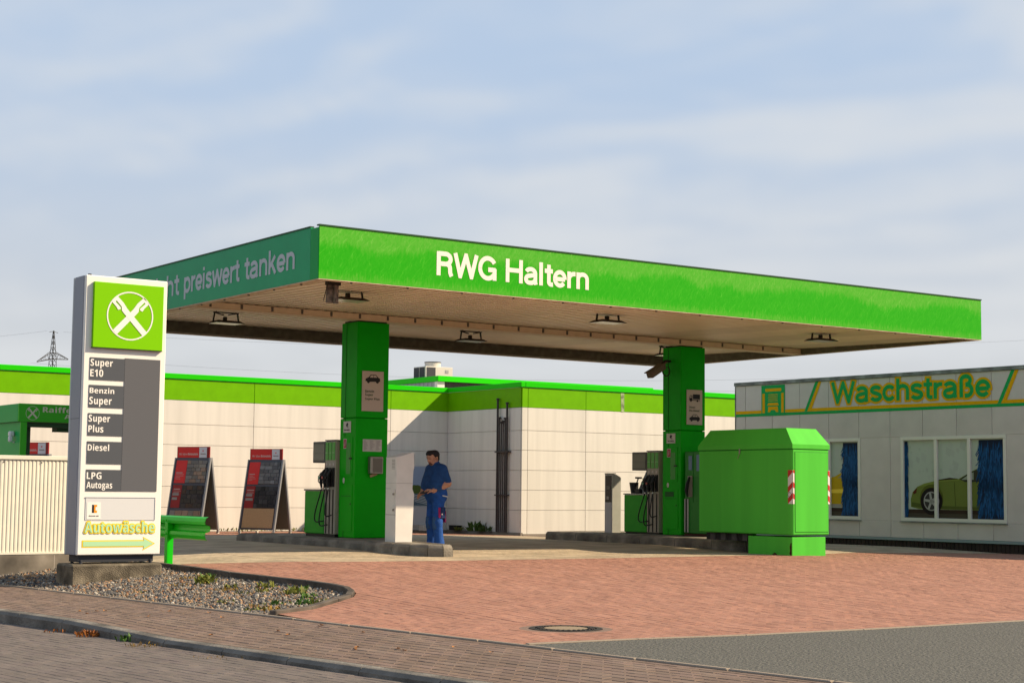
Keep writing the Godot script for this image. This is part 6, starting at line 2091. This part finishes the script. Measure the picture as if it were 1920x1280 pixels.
func person() -> void:
	var t := thing("person", "heavy dark haired man in blue work clothes standing at the terminal looking down", "person", Vector3(3.98, -0.035, -2.95), 0.0)
	t.rotation.y = 0.12
	var skin_c := Color(0.52, 0.27, 0.175)
	var shirt := Color(0.014, 0.06, 0.19)
	var black := Color(0.008, 0.008, 0.010)
	var jeans := Color(0.014, 0.075, 0.31)
	var shoe := Color(0.02, 0.018, 0.016)
	# faces -x; +z is his left
	var b := []
	for s in [1.0, -1.0]:
		var z: float = 0.105 * s
		var f: float = 0.03 * s
		b.append([Vector3(0.03 - f, 0.93, z), Vector3(-0.01 - f, 0.50, z * 1.22), 0.112, 0.085, jeans])
		b.append([Vector3(-0.01 - f, 0.50, z * 1.22), Vector3(0.03 - f, 0.14, z * 1.3), 0.083, 0.08, jeans])
		b.append([Vector3(0.03 - f, 0.14, z * 1.3), Vector3(0.02 - f, 0.10, z * 1.3), 0.083, 0.086, jeans])
		b.append([Vector3(0.06 - f, 0.055, z * 1.3), Vector3(-0.12 - f, 0.045, z * 1.45), 0.05, 0.042, shoe])
	b.append([Vector3(0.04, 0.96, 0.07), Vector3(0.04, 0.96, -0.07), 0.145, 0.145, jeans])
	b.append([Vector3(0.0, 1.03, 0.06), Vector3(0.0, 1.03, -0.06), 0.165, 0.165, jeans])
	b.append([Vector3(-0.045, 1.14, 0.07), Vector3(-0.045, 1.14, -0.07), 0.172, 0.172, shirt])
	b.append([Vector3(-0.02, 1.25, 0.08), Vector3(-0.02, 1.25, -0.08), 0.155, 0.155, shirt])
	b.append([Vector3(0.0, 1.36, 0.10), Vector3(0.0, 1.36, -0.10), 0.125, 0.125, shirt])
	b.append([Vector3(0.02, 1.44, 0.12), Vector3(0.02, 1.44, -0.12), 0.085, 0.085, shirt])
	b.append([Vector3(0.02, 1.46, 0.0), Vector3(0.0, 1.515, 0.0), 0.08, 0.072, shirt])
	b.append([Vector3(0.01, 1.47, 0.0), Vector3(-0.025, 1.58, 0.0), 0.062, 0.06, skin_c])
	var arms := [[1.0, Vector3(0.03, 1.43, 0.185), Vector3(0.085, 1.17, 0.255), Vector3(-0.155, 1.055, 0.15)], [-1.0, Vector3(0.02, 1.43, -0.185), Vector3(0.03, 1.16, -0.26), Vector3(-0.225, 1.0, -0.10)]]
	for a in arms:
		var sh: Vector3 = a[1]
		var el: Vector3 = a[2]
		var wr: Vector3 = a[3]
		b.append([sh, sh.lerp(el, 0.78), 0.074, 0.069, shirt])
		b.append([sh.lerp(el, 0.7), el, 0.052, 0.047, skin_c])
		b.append([el, el.lerp(wr, 0.4), 0.047, 0.046, skin_c])
		b.append([el.lerp(wr, 0.4), wr, 0.046, 0.031, skin_c])
	var body := skin(b, 0.0125, 0.045)
	var hands := skin(hand(arms[0][3], Vector3(-0.93, -0.06, -0.28).normalized(), Vector3(-0.1, -0.75, -0.6).normalized(), Vector3(-0.28, 0.5, -0.6).normalized(), skin_c, 0.8) + [[arms[0][3], arms[0][3] + Vector3(0.03, 0.015, 0.01), 0.03, 0.034, skin_c]], 0.004, 0.009)
	var hands2 := skin(hand(arms[1][3], Vector3(-0.85, -0.5, 0.15).normalized(), Vector3(-0.3, -0.4, 0.8).normalized(), Vector3(-0.3, 0.8, 0.3).normalized(), skin_c, 0.7) + [[arms[1][3], arms[1][3] + Vector3(0.03, 0.02, -0.01), 0.03, 0.034, skin_c]], 0.004, 0.009)
	# head, looking down a little
	var hx := Transform3D(Basis(Vector3.BACK, 0.36), Vector3(-0.06, 1.622, 0))
	var hb := []
	var hp := func(p: Vector3, q: Vector3, r1: float, r2: float, c: Color) -> void: hb.append([hx * p, hx * q, r1, r2, c])
	hp.call(Vector3(0.03, 0.03, 0), Vector3(-0.02, 0.045, 0), 0.088, 0.082, skin_c)
	hp.call(Vector3(-0.045, -0.02, 0.0), Vector3(-0.035, -0.06, 0), 0.066, 0.058, skin_c)
	hp.call(Vector3(-0.055, -0.085, 0.0), Vector3(0.0, -0.075, 0), 0.038, 0.05, skin_c)
	hp.call(Vector3(-0.098, 0.02, 0.0), Vector3(-0.116, -0.018, 0), 0.011, 0.017, skin_c)
	hp.call(Vector3(-0.085, 0.035, 0.035), Vector3(-0.085, 0.035, -0.035), 0.02, 0.02, skin_c * 0.85)
	hp.call(Vector3(-0.096, -0.053, 0.018), Vector3(-0.096, -0.053, -0.018), 0.011, 0.011, Color(0.26, 0.09, 0.065))
	hp.call(Vector3(0.02, 0.0, 0.088), Vector3(0.025, -0.03, 0.085), 0.018, 0.013, skin_c * 0.95)
	hp.call(Vector3(0.02, 0.0, -0.088), Vector3(0.025, -0.03, -0.085), 0.018, 0.013, skin_c * 0.95)
	hp.call(Vector3(0.02, -0.07, 0.0), Vector3(0.03, -0.14, 0), 0.056, 0.058, skin_c)
	hp.call(Vector3(-0.086, -0.085, 0.02), Vector3(-0.086, -0.085, -0.02), 0.016, 0.016, Color(0.13, 0.07, 0.05))
	var head := skin(hb, 0.0048, 0.018)
	for m in [hands, hands2, head]:
		body.v.append_array(m.v); body.n.append_array(m.n); body.c.append_array(m.c); body.uv.append_array(m.uv)
	part("body", body, M("cloth_and_skin", Color.WHITE, 0.75, "cloth", 1.2, 0.0, 0.5), t)
	var eyes := MB.new()
	for s in [1.0, -1.0]:
		eyes.ellipsoid(hx * Vector3(-0.091, 0.012, 0.033 * s), Vector3(0.011, 0.008, 0.014), 8, 6)
	part("eyes", eyes, M("eye_dark", Color(0.03, 0.02, 0.018), 0.3), t)
	var hair := []
	var hc := Color(0.012, 0.009, 0.008)
	for q in [[Vector3(0.04, 0.055, 0.03), Vector3(-0.035, 0.095, 0.025), 0.072, 0.05], [Vector3(0.04, 0.055, -0.03), Vector3(-0.035, 0.095, -0.025), 0.072, 0.05], [Vector3(0.065, 0.03, 0.03), Vector3(0.07, -0.05, 0.02), 0.062, 0.042], [Vector3(0.065, 0.03, -0.03), Vector3(0.07, -0.05, -0.02), 0.062, 0.042], [Vector3(0.0, 0.05, 0.068), Vector3(0.03, 0.0, 0.07), 0.026, 0.022], [Vector3(0.0, 0.05, -0.068), Vector3(0.03, 0.0, -0.07), 0.026, 0.022], [Vector3(-0.068, 0.09, 0.035), Vector3(-0.068, 0.09, -0.035), 0.022, 0.022]]:
		hair.append([hx * q[0], hx * q[1], q[2], q[3], hc])
	part("hair", skin(hair, 0.006, 0.03), M("hair_dark", Color.WHITE, 0.6), t)
	# collar, black shoulder pieces and side panels of the shirt
	var cl := []
	cl.append([Vector3(0.05, 1.505, 0.075), Vector3(-0.06, 1.475, 0.05), 0.022, 0.02, Color(0.02, 0.085, 0.22)])
	cl.append([Vector3(0.05, 1.505, -0.075), Vector3(-0.06, 1.475, -0.05), 0.022, 0.02, Color(0.02, 0.085, 0.22)])
	cl.append([Vector3(0.07, 1.51, 0.05), Vector3(0.07, 1.51, -0.05), 0.022, 0.022, Color(0.02, 0.085, 0.22)])
	part("collar", skin(cl, 0.008, 0.02), mats["cloth_and_skin"], t)
	var sp := []
	for s in [1.0, -1.0]:
		sp.append([Vector3(0.035, 1.487, 0.12 * s), Vector3(0.055, 1.40, 0.225 * s), 0.038, 0.036, black])
		sp.append([Vector3(-0.06, 1.31, 0.165 * s), Vector3(-0.03, 1.17, 0.20 * s), 0.045, 0.035, black])
	part("dark_shirt_panels", skin(sp, 0.01, 0.02), mats["cloth_and_skin"], t)
	bx("chest_badge", Vector3(-0.158, 1.275, 0.10), Vector3(-0.13, 1.295, 0.125), M("badge_red", Color(0.35, 0.02, 0.08), 0.6), t)
	# trousers: pockets with red piping, pale knee pads
	var kp := []
	for s in [1.0, -1.0]:
		var z: float = 0.128 * s
		var f: float = 0.03 * s
		kp.append([Vector3(-0.055 - f, 0.56, z), Vector3(-0.05 - f, 0.42, z), 0.058, 0.056, Color(0.03, 0.085, 0.21)])
		kp.append([Vector3(0.0 - f, 0.53, z + 0.05 * s), Vector3(0.0 - f, 0.45, z + 0.05 * s), 0.035, 0.035, Color(0.02, 0.08, 0.27)])
	part("knee_patches", skin(kp, 0.01, 0.02), mats["cloth_and_skin"], t)
	var pk := _box(Vector3(-0.055, 0.56, 0.165), Vector3(0.07, 0.77, 0.232), 0.02)
	part("cargo_pocket", pk, M("pocket_navy", Color(0.012, 0.03, 0.10), 0.8), t)
	bx("pocket_piping", Vector3(-0.078, 0.58, 0.165), Vector3(-0.056, 0.76, 0.232), M("piping_red", Color(0.30, 0.012, 0.09), 0.7), t, 0.005)
	bx("pocket_piping", Vector3(0.071, 0.50, 0.13), Vector3(0.083, 0.70, 0.215), mats["piping_red"], t, 0.004)
	bx("pocket_dot", Vector3(-0.035, 0.63, 0.2325), Vector3(-0.01, 0.655, 0.236), M("dot_white", Color(0.6, 0.5, 0.5), 0.6), t)
	var zp := MB.new()
	zp.bar(Vector3(-0.02, 0.965, 0.235), Vector3(0.1, 0.945, 0.235), 0.012, 0.018)
	part("hip_pocket_zip", zp, M("zip_pale", Color(0.45, 0.45, 0.45), 0.4), t)
	var w := thing("wallet", "dark wallet held in both hands of the man in blue", "wallet", Vector3(3.98, -0.035, -2.95), 0.0)
	w.rotation.y = 0.12
	var wb := MB.new()
	wb.box(Vector3(-0.285, 1.02, 0.06), Vector3(0.10, 0.015, 0.16), 0.005, Basis(Vector3.BACK, 0.5))
	part("cover", wb, M("wallet_dark", Color(0.03, 0.03, 0.032), 0.5), w)

# ---------------------------------------------------------------- small things
func small_things() -> void:
	# manhole
	var at := Vector3(-1.6, gh(-1.6, 8.3), 8.3)
	var m := thing("manhole_cover", "round cast iron manhole cover with concrete fill in the red paving", "manhole", at)
	var iron := M("cast_iron", Color(0.055, 0.045, 0.038), 0.6, "grain", 3.0, 0.4)
	var ring := func(r0: float, r1: float, y: float, c: int) -> MB:
		var mb := MB.new()
		for i in c:
			var a := TAU * i / c
			var b := TAU * (i + 1) / c
			mb.quad(Vector3(cos(a) * r0, y, sin(a) * r0), Vector3(cos(b) * r0, y, sin(b) * r0), Vector3(cos(b) * r1, y, sin(b) * r1), Vector3(cos(a) * r1, y, sin(a) * r1))
			mb.quad(Vector3(cos(a) * r1, y - 0.05, sin(a) * r1), Vector3(cos(a) * r1, y, sin(a) * r1), Vector3(cos(b) * r1, y, sin(b) * r1), Vector3(cos(b) * r1, y - 0.05, sin(b) * r1))
		return mb
	part("concrete_surround", ring.call(0.37, 0.468, 0.0, 40), M("surround", Color(0.25, 0.17, 0.13), 0.9, "grain", 2.0), m)
	part("frame", ring.call(0.31, 0.369, 0.006, 40), iron, m)
	var cv := MB.new()
	cv.cyl(Vector3(0, -0.02, 0), 0.3, 0.045, 40)
	part("cover", cv, iron, m)
	for i in 30:
		var a := TAU * i / 30
		var k := MB.new()
		k.box(Vector3(cos(a) * 0.265, 0.006, sin(a) * 0.265), Vector3(0.05, 0.012, 0.028), 0.003, Basis(Vector3.UP, -a))
		part("rim_stud", k, iron, m)
	cv = MB.new()
	cv.cyl(Vector3(0, -0.006, 0), 0.215, 0.026, 36)
	part("concrete_fill", cv, M("cover_fill", Color(0.34, 0.26, 0.17), 0.95, "grain", 2.0), m)

	var bb := thing("black_box", "small black box at the foot of the shaded short wall", "box", Vector3(13.22, -0.05, -16.4))
	bx("casing", Vector3(-0.1, 0, -0.2), Vector3(0.07, 0.115, 0.2), M("box_black", Color(0.012, 0.012, 0.012), 0.5), bb, 0.008)
	bx("lid", Vector3(-0.105, 0.115, -0.205), Vector3(0.07, 0.13, 0.205), mats["box_black"], bb, 0.004)

	var g := Color(0.06, 0.11, 0.02)
	var y := Color(0.16, 0.17, 0.03)
	weed("tallest dark green weed at the foot of the shaded short wall", Vector3(13.12, -0.05, -15.2), 70, 0.34, 0.28, "weed_dark", g)
	weed("low yellow green tuft right of the black box", Vector3(13.1, -0.05, -16.0), 40, 0.16, 0.2, "weed_yellow", y)
	weed("small weed between dark pipes and the tallest weed", Vector3(13.12, -0.05, -14.8), 40, 0.2, 0.2, "weed_dark", g)
	weed("bright weed patch at the left edge by the cream enclosure", on(-3.15, -2.6, -0.05), 150, 0.2, 0.32, "weed_bright", Color(0.07, 0.15, 0.02))
	weed("weeds under the front of the second sample board", Vector3(6.9, -0.05, -16.7), 90, 0.13, 0.9, "weed_yellow", y)
	weed("weeds along the wall between the two sample boards", Vector3(8.4, -0.05, -16.75), 80, 0.12, 0.8, "weed_yellow", y)
	var spots := [[-2.05, 0.9, 0.12], [-1.9, 2.3, 0.11], [-1.8, 3.0, 0.10], [-2.3, 1.3, 0.16], [-2.0, 3.6, 0.09], [-1.95, 3.2, 0.12], [-2.5, 3.9, 0.08], [-3.0, 4.2, 0.07], [-2.3, 4.1, 0.1], [-2.9, 3.2, 0.07]]
	var names := ["under the rear kerb", "midway along the rear kerb", "near the rounded kerb end", "standing alone in the gravel", "inside the rounded tip", "beside the rounded tip kerb", "by the front edge of the tip", "at the pavement edge", "in the middle of the tip", "among stones near the pavement"]
	for i in spots.size():
		var s: Array = spots[i]
		weed("small gravel bed weed %s" % names[i], on(s[0], s[1], -0.06), 34, s[2] * 1.3, 0.14, ["weed_bright", "weed_yellow"][i % 2], y)
	# growth in the gutter
	weed("rust brown dry weed clump in the gutter under the high kerb", Vector3(kerb_x(5.7) - 0.03, -0.455, 5.7), 80, 0.1, 0.16, "weed_rust", Color(0.30, 0.10, 0.02))
	weed("green seedlings against the dropping kerb stone", Vector3(kerb_x(6.35) - 0.02, -0.455, 6.35), 30, 0.1, 0.1, "weed_bright", y)
	weed("mossy yellow growth where the kerb drops", Vector3(kerb_x(6.9) - 0.03, -0.455, 6.9), 90, 0.045, 0.3, "weed_moss", Color(0.22, 0.13, 0.015))
	weed("thin moss line in the gutter along the low kerb", Vector3(kerb_x(8.2) - 0.02, -0.455, 8.2), 60, 0.03, 0.4, "weed_moss", y)
	weed("rust coloured dead leaves in the gutter near the left edge", Vector3(kerb_x(5.1) - 0.04, -0.455, 5.1), 40, 0.05, 0.2, "weed_rust", y)
	for i in 16:
		var u := rng.randf()
		var z := lerpf(0.3, 4.6, u)
		var x := lerpf(-1.95, inner_x(z) + 0.25, pow(rng.randf(), 1.8)) - 0.15 * u
		weed("low yellow green weed tuft among the gravel chippings", on(x, z, -0.05), 26, rng.randf_range(0.06, 0.11), 0.12, ["weed_moss", "weed_yellow"][i % 2], y)
	# fallen leaves
	var lm := M("leaf_brown", Color(0.34, 0.14, 0.035), 0.7)
	lm.cull_mode = BaseMaterial3D.CULL_DISABLED
	var mb := MB.new()
	mb.xf = Transform3D(Basis.from_scale(Vector3.ONE * 0.7), Vector3.ZERO)
	mb.tri(Vector3(-0.035, 0.004, 0.0), Vector3(0.0, 0.012, 0.025), Vector3(0.04, 0.008, 0.0))
	mb.tri(Vector3(-0.035, 0.004, 0.0), Vector3(0.04, 0.008, 0.0), Vector3(0.005, 0.02, -0.028))
	mb.tri(Vector3(0.0, 0.012, 0.025), Vector3(0.01, 0.03, 0.045), Vector3(0.04, 0.008, 0.0))
	var lmesh := mb.mesh()
	for i in 22:
		var z := rng.randf_range(3.6, 10.0)
		var x := lerpf(kerb_x(z) + 0.2, inner_x(z) - 0.1, rng.randf())
		var o := put("fallen_leaf", lmesh, lm)
		o.position = Vector3(x, walk_h(x, z) + 0.004, z)
		o.rotation.y = rng.randf() * TAU
		tag(o, "small dry brown leaf fallen on the pavement blocks", "leaf", "fallen leaves on the pavement")

# ---------------------------------------------------------------- far away
func far_things() -> void:
	var t := thing("transmission_tower", "distant lattice electricity tower rising over the white building roof", "tower", Vector3(229.6, 0.0, -660.3), 0.5)
	var st := M("tower_steel", Color(0.05, 0.047, 0.045), 0.7)
	var mb := MB.new()
	var w := func(yy: float) -> float: return lerpk(yy, [0.0, 44.0, 55.0, 66.5], [6.0, 2.6, 2.0, 0.25]) * 0.5
	var y := 0.0
	while y < 66.0:
		var h := 3.6 if y < 40 else 2.4
		var a: float = w.call(y)
		var b: float = w.call(minf(y + h, 66.5))
		for k in 4:
			var c0 := Vector3([-a, a, a, -a][k], y, [-a, -a, a, a][k])
			var c1 := Vector3([-b, b, b, -b][k], minf(y + h, 66.5), [-b, -b, b, b][k])
			var d0 := Vector3([a, a, -a, -a][k], y, [-a, a, a, -a][k])
			var d1 := Vector3([b, b, -b, -b][k], minf(y + h, 66.5), [-b, b, b, -b][k])
			mb.rod(c0, c1, 0.16, 4)
			mb.rod(c0, d1, 0.09, 4)
			mb.rod(d0, c1, 0.09, 4)
		y += h
	part("lattice_mast", mb, st, t)
	for s in [-1.0, 1.0]:
		mb = MB.new()
		for z in [-0.8, 0.8]:
			mb.rod(Vector3(s * 0.9, 54.5, z), Vector3(s * 9.5, 52.6 if s < 0 else 55.0, 0), 0.16, 4)
			mb.rod(Vector3(s * 0.9, 57.5, z), Vector3(s * 9.5, 52.8 if s < 0 else 55.2, 0), 0.14, 4)
			for k in 4:
				mb.rod(Vector3(s * (1.5 + k * 1.7), 54.4 - (0.3 * k if s < 0 else -0.1 * k), z * (1 - k * 0.22)), Vector3(s * (2.4 + k * 1.7), 57.0 - k * (1.0 if s < 0 else 0.45), z * (1 - k * 0.22)), 0.08, 4)
		part("cross_arm", mb, st, t)
	for s in [-1.0, 1.0]:
		mb = MB.new()
		mb.rod(Vector3(0, 66.2, 0), Vector3(s * 2.6, 65.8, 0), 0.1, 4)
		part("peak_arm", mb, st, t)
	# overhead lines
	var ends := [["earth wire sagging left of the tower peak", Vector3(227, 66.3, -661), Vector3(60, 58.0, -760), 5.0], ["line from the tower across to the right behind the canopy", Vector3(237.5, 55.0, -656), Vector3(640, 62.0, -430), 9.0], ["upper overhead line crossing the sky at the right", Vector3(233, 66.0, -658), Vector3(640, 74.0, -430), 7.0], ["lower overhead line crossing the sky at the right", Vector3(222, 52.8, -666), Vector3(640, 55.0, -430), 9.0]]
	for e in ends:
		var o := thing("overhead_line", "thin " + e[0], "power line", Vector3.ZERO)
		var pts := PackedVector3Array()
		for i in 25:
			var u := i / 24.0
			pts.append((e[1] as Vector3).lerp(e[2], u) - Vector3.UP * e[3] * 4.0 * u * (1.0 - u))
		var c := MB.new()
		c.tube(pts, PackedFloat32Array([0.03]), 4)
		part("conductor", c, M("conductor", Color(0.10, 0.10, 0.11), 0.6), o)
